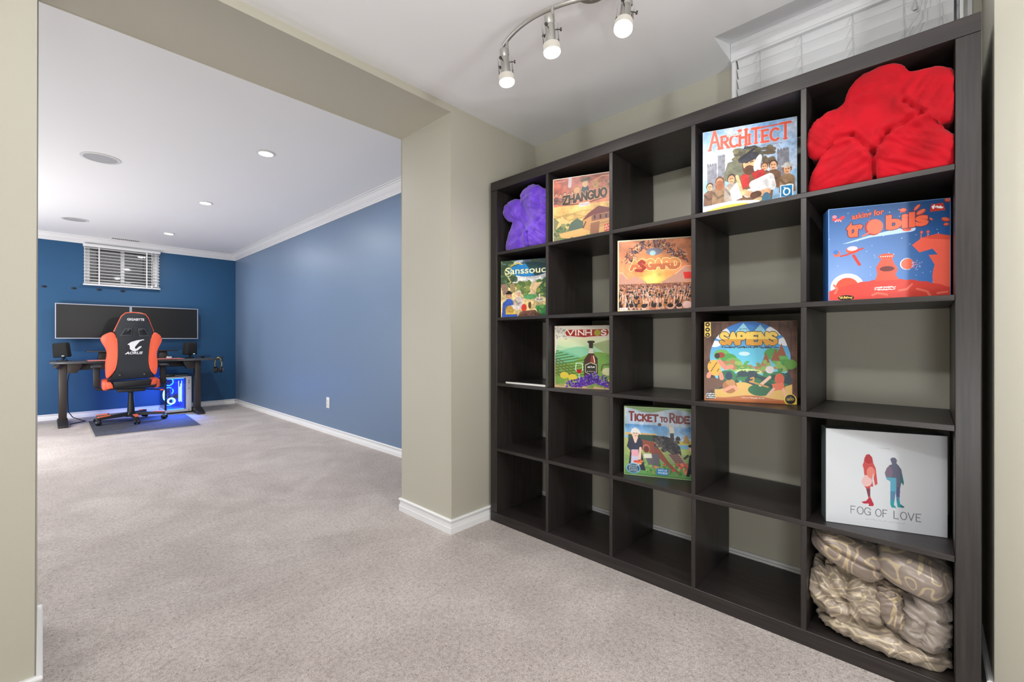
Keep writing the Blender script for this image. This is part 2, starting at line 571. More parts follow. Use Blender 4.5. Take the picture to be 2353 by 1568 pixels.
class Art:
    def __init__(s, bg, n=512):
        s.n = n
        s.a = np.empty((n, n, 3))
        s.a[:] = np.array(bg) / 255
        g = (np.arange(n) + .5) / n
        s.U, s.V = np.meshgrid(g, g)
        s.rng = np.random.RandomState(7)

    def put(s, mask, c, al=1.0):
        m = (np.asarray(mask, float) * al)[..., None]
        s.a = s.a * (1 - m) + np.array(c) / 255 * m

    def grad(s, v0, v1, c0, c1, mask=None):
        t = np.clip((s.V - v0) / (v1 - v0), 0, 1)[..., None]
        col = np.array(c0) / 255 * (1 - t) + np.array(c1) / 255 * t
        m = ((s.V >= v0) & (s.V <= v1)).astype(float) if mask is None else np.asarray(mask, float)
        s.a = s.a * (1 - m[..., None]) + col * m[..., None]

    def pmask(s, pts):
        p = np.array(pts, float)
        m = np.zeros((s.n, s.n), bool)
        x0, y0 = np.clip(np.floor(p.min(0) * s.n).astype(int), 0, s.n)
        x1, y1 = np.clip(np.ceil(p.max(0) * s.n).astype(int) + 1, 0, s.n)
        if x1 <= x0 or y1 <= y0:
            return m
        u, v = s.U[y0:y1, x0:x1], s.V[y0:y1, x0:x1]
        k = np.zeros(u.shape, bool)
        q = np.roll(p, -1, 0)
        for (ax, ay), (bx, by) in zip(p, q):
            if ay == by:
                continue
            c = (ay > v) != (by > v)
            k ^= c & (u < (bx - ax) * (v - ay) / (by - ay) + ax)
        m[y0:y1, x0:x1] = k
        return m

    def poly(s, pts, c, al=1.0):
        s.put(s.pmask(pts), c, al)

    def emask(s, cx, cy, rx, ry, rot=0.0):
        du, dv = s.U - cx, s.V - cy
        ca, sa = math.cos(rot), math.sin(rot)
        return ((du * ca + dv * sa) / rx) ** 2 + ((-du * sa + dv * ca) / ry) ** 2

    def oval(s, cx, cy, rx, ry, c, al=1.0, rot=0.0, soft=0.0):
        e = s.emask(cx, cy, rx, ry, rot)
        s.put(np.clip((1 + soft - e) / (2 * soft), 0, 1) if soft else e < 1, c, al)

    def line(s, pts, w, c, al=1.0, ret=False):
        m = np.zeros((s.n, s.n), bool)
        for (ax, ay), (bx, by) in zip(pts, pts[1:]):
            x0 = int(max(0, (min(ax, bx) - w) * s.n)); x1 = int(min(s.n, (max(ax, bx) + w) * s.n + 1))
            y0 = int(max(0, (min(ay, by) - w) * s.n)); y1 = int(min(s.n, (max(ay, by) + w) * s.n + 1))
            if x1 <= x0 or y1 <= y0:
                continue
            u, v = s.U[y0:y1, x0:x1] - ax, s.V[y0:y1, x0:x1] - ay
            dx, dy = bx - ax, by - ay
            t = np.clip((u * dx + v * dy) / (dx * dx + dy * dy + 1e-12), 0, 1)
            m[y0:y1, x0:x1] |= (u - t * dx) ** 2 + (v - t * dy) ** 2 < (w / 2) ** 2
        if ret:
            return m
        s.put(m, c, al)

    def noise(s, k, seed=0, octs=4):
        r = np.random.RandomState(seed)
        out = np.zeros((s.n, s.n))
        amp, tot = 1.0, 0.0
        for o in range(octs):
            kk = max(2, int(k * 2 ** o))
            if kk >= s.n:
                break
            g = r.rand(kk + 2, kk + 2)
            x = np.linspace(0, kk, s.n)
            i = np.minimum(x.astype(int), kk)
            f = x - i
            f = f * f * (3 - 2 * f)
            rows = g[i][:, :] * (1 - f)[:, None] + g[i + 1] * f[:, None]
            z = rows[:, i] * (1 - f)[None] + rows[:, i + 1] * f[None]
            out += z * amp
            tot += amp
            amp *= .55
        return out / tot

    def mottle(s, amt=.12, k=12, seed=1, mask=None):
        z = (s.noise(k, seed) - .5) * 2 * amt
        if mask is not None:
            z = z * mask
        s.a = np.clip(s.a * (1 + z[..., None] * 2.2), 0, 1)

    def grow(s, m, px):
        m = m.copy()
        for _ in range(px):
            k = m.copy()
            k[1:] |= m[:-1]; k[:-1] |= m[1:]; k[:, 1:] |= m[:, :-1]; k[:, :-1] |= m[:, 1:]
            m = k
        return m

    def tmask(s, txt, x0, y0, x1, y1, bold=0.0, rise=0.0, arc=0.0, slant=0.0):
        v, t = text_tris(txt, bold)
        px = x0 + v[:, 0] * (x1 - x0) + v[:, 1] * slant
        py = y1 - v[:, 1] * (y1 - y0) - v[:, 0] * rise - arc * (1 - (2 * v[:, 0] - 1) ** 2)
        P = np.stack([px, py], 1) * s.n
        m = np.zeros((s.n, s.n), bool)
        for a, b, c in P[t]:
            lo = np.floor(np.minimum(np.minimum(a, b), c)).astype(int)
            hi = np.ceil(np.maximum(np.maximum(a, b), c)).astype(int) + 1
            X0, Y0 = np.clip(lo, 0, s.n); X1, Y1 = np.clip(hi, 0, s.n)
            if X1 <= X0 or Y1 <= Y0:
                continue
            gx, gy = np.meshgrid(np.arange(X0, X1) + .5, np.arange(Y0, Y1) + .5)
            d = (b[0] - a[0]) * (c[1] - a[1]) - (b[1] - a[1]) * (c[0] - a[0])
            if abs(d) < 1e-9:
                continue
            w1 = ((gx - a[0]) * (c[1] - a[1]) - (gy - a[1]) * (c[0] - a[0])) / d
            w2 = ((b[0] - a[0]) * (gy - a[1]) - (b[1] - a[1]) * (gx - a[0])) / d
            m[Y0:Y1, X0:X1] |= (w1 >= -.01) & (w2 >= -.01) & (w1 + w2 <= 1.01)
        return m

    def text(s, txt, x0, y0, x1, y1, c, out=None, ow=3, **k):
        m = s.tmask(txt, x0, y0, x1, y1, **k)
        if out is not None:
            s.put(s.grow(m, ow), out)
        s.put(m, c)
        return m

    def strokes(s, txt, x0, y0, x1, y1, w, c, out=None, ow=3, serif=0.0, big=1.0, rise=0.0, tail=1.0, gap=.25, scales=None, widths=None):
        """capitals drawn as pen strokes; big scales the initial upwards"""
        ws = [({'I': .35, ' ': .5}.get(ch, 1.0)) * (widths[i] if widths else 1) for i, ch in enumerate(txt)]
        tot = sum(ws) + gap * (len(txt) - 1)
        x = 0
        m = np.zeros((s.n, s.n), bool)
        for i, ch in enumerate(txt):
            lw = ws[i] / tot * (x1 - x0)
            xa = x0 + x / tot * (x1 - x0)
            x += ws[i] + gap
            if ch == ' ':
                continue
            sc = (scales[i] if scales else (big if i == 0 else 1))
            yb, h = y1, (y1 - y0) * sc
            def T(p):
                q = xa + p[0] * lw
                return (q, yb - (1 - p[1]) * h - rise * (q - x0) / (x1 - x0))
            st = STROKES[ch]
            lines = []
            if st[0] == 'arc':
                cx, cy, rx, ry, a0, a1 = st[1]
                lines.append([(cx + rx * math.cos(R(a)), cy + ry * math.sin(R(a))) for a in np.linspace(a0, a1, 28)])
                lines += st[2:]
            else:
                lines = st
            for ln in lines:
                m |= s.line([T(p) for p in ln], w, None, ret=True)
                if serif:
                    for e, nx in ((ln[0], ln[1]), (ln[-1], ln[-2])):
                        if e[1] in (0, 1) and abs(e[1] - nx[1]) > .3:
                            q = T(e)
                            m |= s.line([(q[0] - serif, q[1]), (q[0] + serif, q[1])], w * .55, None, ret=True)
        if out is not None:
            s.put(s.grow(m, ow), out)
        s.put(m, c)
        return m

    def scribble(s, x0, y0, x1, y1, c, w=.004, seed=3, al=1.0):
        """a line of lettering too small to read"""
        r = np.random.RandomState(seed)
        x = x0
        while x < x1:
            l = r.uniform(.006, .014)
            s.line([(x, y0 + (y1 - y0) * r.rand()), (x + l * .5, y0 + (y1 - y0) * r.rand()), (x + l, y0 + (y1 - y0) * r.rand())], w, c, al)
            x += l + (.004 if r.rand() > .2 else .012)

    def folk(s, x, y, h, skin, shirt, hair, hat=None):
        """a small generic figure seen to the waist; x,y is the middle of the chin"""
        s.poly([(x - .55 * h, y + 1.5 * h), (x - .5 * h, y + .35 * h), (x - .2 * h, y + .1 * h), (x + .2 * h, y + .1 * h), (x + .5 * h, y + .35 * h), (x + .55 * h, y + 1.5 * h)], shirt)
        s.line([(x - .45 * h, y + .5 * h), (x - .1 * h, y + .95 * h), (x + .2 * h, y + .8 * h)], .18 * h, tuple(int(v * .75) for v in shirt))
        s.oval(x, y - .3 * h, .3 * h, .38 * h, hair)
        s.oval(x, y - .22 * h, .24 * h, .33 * h, skin)
        s.line([(x - .12 * h, y - .28 * h), (x - .05 * h, y - .28 * h)], .05 * h, (50, 30, 25))
        s.line([(x + .05 * h, y - .28 * h), (x + .12 * h, y - .28 * h)], .05 * h, (50, 30, 25))
        s.line([(x - .07 * h, y - .05 * h), (x + .07 * h, y - .05 * h)], .045 * h, (130, 60, 50))
        if hat:
            s.oval(x, y - .52 * h, .42 * h, .13 * h, hat)
            s.oval(x, y - .6 * h, .25 * h, .2 * h, hat)

    def crowd(s, v0, v1, h0, h1, n, seed, pal, skin=((222, 160, 128), (240, 186, 158), (190, 120, 92))):
        r = np.random.RandomState(seed)
        rows = np.sort(r.rand(n) ** .8)
        for t in rows:
            y = v0 + (v1 - v0) * t
            h = h0 + (h1 - h0) * t
            x = r.rand()
            c = pal[r.randint(len(pal))]
            s.oval(x, y + h * .7, h * .55, h * .8, c)
            s.oval(x, y, h * .3, h * .36, skin[r.randint(len(skin))])
            s.oval(x, y - h * .18, h * .32, h * .24, (46, 34, 32) if r.rand() > .35 else (170, 110, 60))
            if r.rand() > .55:
                s.line([(x + h * .3, y + h * .5), (x + h * (.4 + .3 * r.rand()), y - h * (.5 + .6 * r.rand()))], h * .14, skin[r.randint(len(skin))])
            if r.rand() > .88:
                a = r.uniform(-.4, .4)
                s.line([(x, y + h * .6), (x + a * h * 2, y - h * 1.5)], h * .06, (206, 186, 170))

    def trees(s, x0, x1, y0, y1, n, seed, pal, r0=.02, r1=.06):
        r = np.random.RandomState(seed)
        for _ in range(n):
            c = pal[r.randint(len(pal))]
            s.oval(r.uniform(x0, x1), r.uniform(y0, y1), r.uniform(r0, r1), r.uniform(r0, r1) * .8, c, .9)

    def border(s, w, c):
        s.put((s.U < w) | (s.U > 1 - w) | (s.V < w) | (s.V > 1 - w), c)

    def image(s, name):
        im = bpy.data.images.new(name, s.n, s.n)
        px = np.ones((s.n, s.n, 4), np.float32)
        px[..., :3] = np.clip(s.a[::-1], 0, 1)
        im.pixels.foreach_set(px.ravel())
        im.update()
        im.pack()
        return im


def art_palace():
    a = Art((200, 140, 112))
    a.grad(0, .55, (170, 104, 92), (232, 150, 110))
    a.put(a.noise(5, 2) * np.clip(1 - abs(a.V - .3) * 3, 0, 1) * (a.U < .45), (232, 96, 84), .7)
    a.grad(.45, 1, (236, 200, 122), (222, 186, 120))
    a.mottle(.14, 10, 4)
    pal = [(128, 92, 92), (150, 112, 98), (96, 72, 84), (176, 142, 110)]
    for i, x in enumerate((.06, .13, .2, .27, .33)):
        a.folk(x, .28 + .02 * (i % 2), .085, (214, 168, 140), pal[i % 4], (70, 50, 54))
    a.line([(.29, .02), (.28, .14)], .055, (206, 196, 206))
    a.oval(.40, .26, .07, .11, (160, 112, 70))
    a.oval(.40, .22, .05, .05, (206, 160, 108))
    a.oval(.53, .17, .055, .1, (190, 150, 118))
    a.oval(.53, .24, .06, .1, (52, 64, 74))
    a.oval(.53, .14, .045, .05, (214, 180, 140))
    a.line([(.48, .08), (.59, .06)], .05, (90, 82, 62))
    a.trees(.64, .95, .12, .26, 26, 5, [(150, 116, 72), (122, 94, 62), (186, 150, 100)], .012, .035)
    a.line([(.62, .12), (.8, .05), (.93, .06)], .012, (214, 170, 120))
    a.strokes('ZHANGUO', .17, .30, .86, .42, .034, (52, 34, 24), (236, 190, 140), 3, rise=.06)
    a.line([(.16, .43), (.5, .445), (.86, .38)], .012, (74, 44, 30))
    a.poly([(.43, .43), (.6, .42), (.6, .48), (.43, .49)], (226, 224, 224))
    a.scribble(.45, .445, .58, .465, (120, 120, 128), .005)
    for k in range(4):
        a.put(np.abs(a.V - (.58 + .035 * k + .03 * np.sin(a.U * (9 + k) + k * 2))) < .012, (172, 152, 92), .5)
    a.poly([(0, .6), (.12, .7), (.28, .9), (.2, 1), (0, 1)], (142, 146, 110))
    a.poly([(.02, .86), (.15, .6), (.2, .66), (.3, .72), (.24, .78), (.14, .74)], (240, 206, 138))
    a.poly([(.22, .9), (.3, .72), (.4, .66), (.5, .72), (.5, .84), (.34, .9)], (92, 116, 104))
    a.trees(.02, .3, .74, .98, 40, 6, [(110, 136, 96), (150, 160, 110), (86, 110, 86)], .015, .04)
    a.poly([(.1, .88), (.5, .82), (1, .66), (1, 1), (.5, 1), (.14, .95)], (232, 192, 124))
    a.poly([(.5, .66), (.66, .6), (.95, .62), (.95, .78), (.62, .88), (.5, .84)], (214, 168, 112))
    a.poly([(.62, .76), (.76, .74), (.74, .97), (.6, .99)], (158, 114, 88))
    a.poly([(.47, .72), (.58, .6), (.74, .5), (.95, .56), (.93, .61), (.66, .63)], (122, 66, 66))
    a.poly([(.63, .63), (.93, .62), (.93, .7), (.63, .73)], (150, 104, 92))
    for x in (.68, .77, .86):
        a.line([(x, .65), (x, .69)], .025, (70, 48, 44))
    a.line([(.54, .73), (.5, .82)], .02, (120, 80, 60))
    a.line([(.6, .8), (1, .74)], .008, (160, 116, 80))
    a.trees(.56, .72, .93, 1, 20, 8, [(70, 150, 84), (98, 170, 96)], .012, .03)
    a.trees(.1, .5, .96, 1, 25, 9, [(120, 150, 90), (150, 166, 110)], .012, .03)
    a.poly([(.83, .80), (.95, .775), (.95, .89), (.83, .91)], (222, 96, 74))
    a.scribble(.84, .81, .94, .84, (255, 220, 200), .008, 4)
    a.scribble(.84, .85, .94, .88, (255, 220, 200), .008, 5)
    a.scribble(.05, .05, .2, .058, (250, 220, 210), .006)
    a.scribble(.78, .045, .95, .052, (226, 190, 170), .005)
    a.a *= np.array([.93, .88, .86])
    a.border(.012, (238, 226, 208))
    return a.image('palace_cover')


def art_builder():
    a = Art((150, 190, 226))
    a.grad(0, .6, (126, 170, 216), (198, 210, 230))
    z = a.noise(3, 5)
    a.put(np.clip((z - .5) * 5, 0, 1) * (a.V < .6), (214, 218, 232), .8)
    for x, y, w in ((.05, .42, .11), (.17, .33, .08), (.8, .36, .12)):
        a.poly([(x, y), (x + w, y - .015), (x + w, .8), (x, .8)], (136, 136, 146))
        for k in range(4):
            a.poly([(x + k * w / 4, y - .02), (x + (k + .6) * w / 4, y - .02), (x + (k + .6) * w / 4, y + .01), (x + k * w / 4, y + .01)], (120, 120, 130))
    a.trees(.36, .62, .28, .52, 60, 3, [(98, 92, 72), (122, 114, 84), (80, 76, 60)], .02, .06)
    a.trees(.66, .76, .3, .5, 20, 4, [(104, 88, 66), (86, 76, 58)], .02, .045)
    a.poly([(.22, .62), (.28, .42), (.4, .4), (.5, .6), (.45, .75)], (112, 112, 92))
    pal = [(118, 84, 62), (150, 118, 88), (176, 160, 146), (110, 66, 54)]
    for i, (x, y, h) in enumerate(((.08, .72, .13), (.19, .68, .16), (.32, .66, .15), (.67, .56, .13), (.76, .56, .15), (.9, .63, .15))):
        a.folk(x, y, h, (222, 164, 122) if i != 1 else (206, 140, 104), pal[i % 4], (110, 66, 40) if i % 2 else (70, 50, 42), (190, 186, 180) if i == 5 else None)
    a.oval(.19, .68, .05, .06, (160, 96, 60))
    a.poly([(.38, 1), (.36, .68), (.44, .58), (.6, .55), (.72, .6), (.76, .8), (.74, 1)], (122, 86, 58))
    a.poly([(.42, .6), (.5, .57), (.52, .72), (.44, .76)], (190, 48, 44))
    a.poly([(.53, .58), (.66, .55), (.68, .62), (.58, .7)], (176, 42, 40))
    a.poly([(.3, .76), (.38, .66), (.44, .86), (.33, .9)], (222, 222, 226))
    a.line([(.56, .72), (.72, .66), (.74, .76), (.5, .82)], .1, (226, 222, 222))
    a.line([(.46, .8), (.56, .85), (.7, .82)], .07, (226, 172, 130))
    a.line([(.56, .85), (.6, .84)], .08, (92, 60, 44))
    a.line([(.38, .6), (.44, .82)], .035, (214, 190, 140))
    a.oval(.51, .48, .075, .12, (92, 60, 44))
    a.oval(.51, .46, .065, .095, (226, 170, 126))
    a.oval(.51, .53, .055, .045, (96, 62, 44))
    a.line([(.47, .45), (.495, .45)], .012, (50, 32, 26))
    a.line([(.525, .45), (.55, .445)], .012, (50, 32, 26))
    a.oval(.5, .39, .11, .055, (52, 52, 62), rot=-.25)
    a.oval(.6, .47, .035, .1, (214, 214, 218), rot=.3)
    a.line([(.42, .4), (.56, .3)], .03, (40, 40, 48))
    a.oval(.69, .92, .05, .09, (70, 116, 140))
    a.line([(.44, .97), (.62, .9)], .05, (196, 170, 124))
    a.oval(.92, .79, .045, .03, (226, 218, 212))
    a.mottle(.1, 26, 6)
    a.strokes('ARCHITECT', .08, .10, .93, .235, .028, (226, 92, 70), (236, 206, 206), 2, serif=.018, rise=.0, gap=.22,
              scales=[1.75, 1.05, 1, 1.35, .85, 1.3, 1, 1, 1.35], widths=[1.3, 1, 1, .9, .8, 1, .9, 1, 1.15])
    a.line([(.62, .06), (.94, .055)], .016, (226, 92, 70))
    a.text("QUEEN'S", .27, .075, .44, .11, (150, 150, 140), (220, 224, 224), 2)
    a.line([(.45, .29), (.47, .25), (.46, .28), (.5, .27), (.53, .28), (.56, .26), (.59, .29)], .01, (40, 40, 46))
    a.scribble(.6, .265, .84, .285, (120, 130, 150), .005)
    m = a.V > (.89 + .35 * (a.U - .35) ** 2)
    a.put(m & (a.U < .62), (246, 242, 232))
    a.put((a.V > (.925 + .5 * (a.U - .38) ** 2)) & (a.U < .5), (252, 206, 78))
    a.poly([(.83, .77), (.96, .77), (.96, .915), (.83, .915)], (248, 250, 252))
    a.poly([(.84, .78), (.95, .78), (.95, .905), (.84, .905)], (22, 132, 190))
    a.line([(.895 + .03 * math.cos(t), .85 + .038 * math.sin(t)) for t in np.linspace(0, 6.3, 24)], .016, (255, 255, 255))
    a.line([(.87, .80), (.885, .81)], .012, (255, 255, 255))
    a.border(.006, (206, 222, 238))
    return a.image('builder_cover')


def art_planets():
    a = Art((52, 98, 170))
    g = np.clip(1.1 - np.hypot(a.U - .12, a.V - .8) * 1.2, 0, 1)
    a.grad(0, 1, (38, 74, 124), (52, 110, 190))
    a.put(g, (152, 178, 226), .8)
    r = np.random.RandomState(4)
    for _ in range(60):
        a.oval(r.rand(), r.rand() * .85, .0035, .0035, (226, 236, 250))
    a.poly([(.12, .39), (.35, .32), (.58, .27), (.68, .27), (.68, .31), (.55, .325), (.36, .34), (.18, .385)], (178, 206, 242))
    a.oval(.68, .285, .05, .028, (198, 220, 246))
    a.oval(.66, .285, .035, .018, (222, 86, 66))
    a.text('asking for', .205, .075, .475, .155, (240, 104, 76), (94, 40, 60), 2, bold=.02, rise=.03)
    a.text('tr', .16, .165, .30, .33, (244, 106, 74), (92, 52, 80), 4, bold=.05, rise=.01)
    a.text('bils', .49, .125, .83, .28, (244, 106, 74), (92, 52, 80), 4, bold=.05, rise=.02)
    a.oval(.39, .235, .075, .085, (168, 60, 58))
    a.oval(.40, .23, .068, .078, (246, 112, 86))
    a.line([(.30, .32), (.35, .29), (.42, .255)], .016, (246, 112, 86))
    for x, y, rx, ry, rot in ((.63, .085, .03, .024, 0), (.74, .07, .04, .016, -.9), (.77, .12, .045, .024, -.6), (.85, .2, .018, .01, .8), (.96, .215, .035, .022, .4), (.965, .265, .022, .016, 0), (.98, .02, .03, .025, 0)):
        a.oval(x, y, rx, ry, (176, 60, 50), 1, rot)
        a.oval(x, y - .004, rx * .85, ry * .7, (238, 110, 84), 1, rot)
    a.poly([(.85, .05), (.94, .045), (.96, .12), (.84, .125)], (196, 62, 50))
    a.scribble(.86, .06, .94, .1, (255, 255, 255), .012, 6)
    a.oval(.055, .09, .02, .018, (226, 130, 140))
    a.line([(.05, .12), (.1, .13), (.13, .1)], .03, (216, 66, 70))
    a.scribble(.06, .12, .11, .15, (250, 200, 200), .006, 7)
    # sun, hills, a rocky pillar and a crescent of rock: plain stand-ins
    a.oval(.165, .86, .145, .15, (240, 240, 236))
    for k in range(26):
        t = PI + k * PI / 25
        a.line([(.165 + .11 * math.cos(t), .86 + .115 * math.sin(t)), (.165 + .145 * math.cos(t), .86 + .15 * math.sin(t))], .004, (200, 204, 220))
    a.oval(.165, .86, .1, .105, (238, 86, 64))
    a.put(a.emask(1.2, .78, .34, .36) < 1, (246, 104, 84))
    a.poly([(.7, .45), (.78, .38), (1, .42), (1, .9), (.87, .9), (.93, .78), (.83, .56), (.9, .56), (.86, .5), (.76, .53)], (246, 104, 84))
    a.poly([(.78, .38), (.9, .35), (1, .38), (1, .42), (.86, .4)], (222, 84, 64))
    for x in (.77, .82):
        a.line([(x, .39), (x + .005, .33)], .008, (238, 96, 76))
        a.oval(x + .006, .325, .012, .014, (238, 96, 76))
    hill = a.V > .79 + .42 * (a.U - .5) ** 2 + .004 * np.sin(a.U * 60)
    a.put(hill, (222, 74, 64))
    a.poly([(.4, .8), (.42, .73), (.41, .66), (.45, .58), (.54, .57), (.57, .66), (.56, .73), (.6, .8)], (240, 92, 70))
    a.oval(.5, .69, .085, .075, (240, 92, 70))
    a.oval(.495, .55, .065, .03, (240, 92, 70))
    a.oval(.5, .68, .06, .028, (110, 50, 50))
    for k in range(6):
        a.oval(.45 + .018 * k, .55, .006, .006, (250, 226, 216))
    a.oval(.66, .64, .055, .06, (206, 218, 244))
    a.oval(.665, .64, .05, .055, (240, 112, 86))
    for k in range(50):
        a.oval(.7 + abs(r.randn()) * .03, .655 + r.randn() * .022, .005, .004, (190, 190, 236) if r.rand() > .4 else (206, 80, 90))
    a.oval(.21, .46, .055, .04, (230, 96, 66))
    a.oval(.21, .445, .045, .025, (214, 200, 222))
    a.line([(.11, .52), (.16, .51), (.3, .45)], .016, (206, 66, 56))
    a.line([(.22, .52), (.27, .62)], .026, (206, 66, 56))
    a.oval(.075, .49, .032, .035, (240, 110, 76))
    a.oval(.067, .475, .024, .026, (70, 120, 196))
    for pts in ([(.06, .92), (.08, .87), (.05, .83)], [(.38, .95), (.42, .93), (.5, .95)], [(.6, .91), (.66, .9), (.7, .85)], [(.74, .9), (.82, .93), (.84, .97)], [(.9, .95), (.97, .94)]):
        a.line(pts, .02, (244, 120, 100))
    a.scribble(.4, .865, .56, .878, (255, 236, 232), .009, 8)
    a.scribble(.4, .888, .56, .9, (255, 236, 232), .009, 9)
    a.oval(.155, .97, .07, .028, (40, 30, 30))
    a.scribble(.1, .955, .21, .98, (240, 190, 90), .009, 10)
    a.border(.005, (120, 160, 214))
    return a.image('planets_cover')


def art_garden():
    a = Art((120, 140, 100))
    a.grad(0, .2, (92, 112, 140), (96, 116, 96))
    a.grad(.2, .4, (206, 212, 226), (226, 222, 214))
    a.grad(.4, 1, (226, 206, 160), (222, 192, 130))
    a.mottle(.16, 12, 3)
    a.trees(0, .3, 0, .45, 120, 3, [(70, 94, 66), (98, 124, 84), (58, 78, 62)], .02, .06)
    a.trees(.6, 1, 0, .2, 60, 4, [(78, 92, 66), (104, 104, 62), (62, 82, 84)], .02, .06)
    a.line([(.28, .05), (.4, .02)], .06, (196, 206, 220))
    a.trees(.32, .56, .4, .6, 80, 5, [(112, 132, 72), (86, 112, 66), (142, 152, 84)], .02, .05)
    a.trees(.7, 1, .36, .64, 110, 6, [(86, 122, 70), (62, 96, 62), (150, 162, 84)], .02, .06)
    a.poly([(.56, .58), (.6, .42), (.8, .4), (.7, .5), (.62, .6)], (224, 190, 148))
    a.poly([(0, .42), (.12, .4), (.16, .56), (.05, .62)], (150, 122, 104))
    a.poly([(.17, .42), (.27, .4), (.29, .56), (.2, .58)], (162, 142, 98))
    a.oval(.56, .65, .12, .045, (92, 160, 104))
    a.oval(.74, .71, .09, .03, (224, 216, 200))
    a.oval(.74, .7, .06, .018, (150, 142, 130))
    a.line([(.74, .62), (.74, .69)], .03, (226, 220, 214))
    a.line([(.91, .5), (.92, .6)], .045, (200, 196, 180))
    a.trees(.68, 1, .82, .98, 70, 7, [(66, 140, 76), (46, 104, 66), (110, 166, 94)], .02, .06)
    a.oval(.94, .72, .06, .04, (60, 160, 104))
    a.folk(.16, .66, .16, (224, 164, 130), (58, 96, 186), (60, 44, 40), (40, 36, 38))
    a.poly([(.02, 1), (.04, .74), (.14, .68), (.2, .8), (.18, 1)], (64, 92, 176))
    a.folk(.35, .63, .15, (226, 176, 152), (206, 190, 184), (214, 206, 202))
    a.line([(.22, .82), (.34, .84)], .07, (226, 214, 208))
    a.oval(.17, .88, .08, .085, (196, 156, 76))
    a.poly([(.1, .92), (.28, .92), (.3, 1), (.08, 1)], (232, 196, 84))
    a.poly([(.02, .95), (.32, .95), (.33, 1), (.02, 1)], (64, 92, 180))
    a.oval(.45, .84, .05, .065, (216, 62, 50))
    a.oval(.56, .8, .03, .06, (110, 78, 56))
    a.poly([(.34, 1), (.42, .9), (.66, .88), (.76, 1)], (116, 78, 66))
    a.trees(.36, .74, .92, 1, 30, 9, [(134, 92, 78), (92, 64, 58)], .01, .03)
    a.oval(.56, .175, .38, .125, (38, 66, 84))
    a.oval(.54, .18, .37, .115, (44, 132, 198))
    a.put((a.emask(.54, .18, .37, .115) < 1) & (a.U - a.V * .8 > .42), (44, 74, 78))
    a.line([(.2, .1), (.3, .05), (.42, .08)], .02, (214, 190, 92))
    a.line([(.14, .3), (.2, .38), (.16, .4)], .02, (196, 190, 110))
    a.text('Sanssouci', .09, .125, .895, .245, (248, 242, 190), (50, 92, 120), 2, bold=.012)
    a.line([(.15 + .07 * math.cos(t), .2 + .075 * math.sin(t)) for t in np.linspace(.4, 5.9, 24)], .012, (240, 232, 160))
    a.scribble(.5, .315, .7, .325, (120, 120, 140), .005)
    a.mottle(.08, 40, 11)
    return a.image('garden_cover')


def art_battle():
    a = Art((226, 150, 96))
    a.grad(0, .6, (196, 122, 84), (238, 140, 92))
    d = np.hypot((a.U - .5) * 1.1, a.V - .52)
    a.put(np.clip(1 - d / .42, 0, 1), (250, 196, 92), .85)
    a.put(np.clip(1 - d / .17, 0, 1) ** .6, (252, 232, 120), .95)
    a.mottle(.13, 7, 5)
    r = np.random.RandomState(2)
    for k in range(190):
        t = r.uniform(PI * 1.03, PI * 1.97)
        rr = r.uniform(.26, .38)
        x, y = .5 + rr * 1.12 * math.cos(t), .34 + rr * .86 * math.sin(t)
        a.line([(x, y), (x + r.randn() * .03, y + r.rand() * .05)], r.uniform(.008, .025), [(110, 60, 44), (156, 92, 62), (96, 78, 92), (206, 164, 120), (70, 44, 42)][r.randint(5)])
    a.oval(.5, .18, .11, .05, (120, 116, 132))
    a.oval(.48, .2, .04, .035, (160, 196, 200))
    for pts in ([(0, .52), (.06, .46), (.14, .56), (.24, .5), (.4, .6), (.4, .66), (0, .66)], [(1, .46), (.9, .4), (.78, .5), (.6, .6), (.6, .66), (1, .6)]):
        a.poly(pts, (190, 146, 134), .8)
    a.line([(0, .47), (.06, .45), (.13, .54)], .012, (236, 196, 170), .7)
    a.line([(.78, .5), (.9, .4), (1, .4)], .012, (236, 196, 170), .7)
    a.poly([(.88, .48), (1, .48), (1, .57), (.9, .57)], (224, 52, 46))
    pal = [(112, 76, 76), (136, 86, 74), (88, 70, 78), (166, 110, 94), (108, 98, 112), (190, 134, 108)]
    a.grad(.62, 1, (150, 92, 70), (96, 62, 56))
    a.crowd(.62, .95, .018, .12, 330, 5, pal)
    a.oval(.93, .92, .06, .05, (244, 196, 186))
    m = a.strokes('ASGARD', .19, .30, .83, .415, .044, (196, 108, 66), (250, 226, 160), 4, gap=.2, widths=[1.1, .9, 1, 1.1, 1.1, 1.1])
    a.put(m & (a.V < .35), (222, 146, 86))
    a.line([(.365, .33), (.33, .305), (.295, .33), (.33, .365), (.37, .40), (.33, .44), (.26, .43)], .042, (160, 50, 36))
    a.scribble(.03, .95, .14, .965, (240, 240, 240), .012, 6)
    a.scribble(.03, .972, .14, .985, (240, 240, 240), .01, 7)
    a.border(.018, (226, 214, 178))
    return a.image('battle_cover')


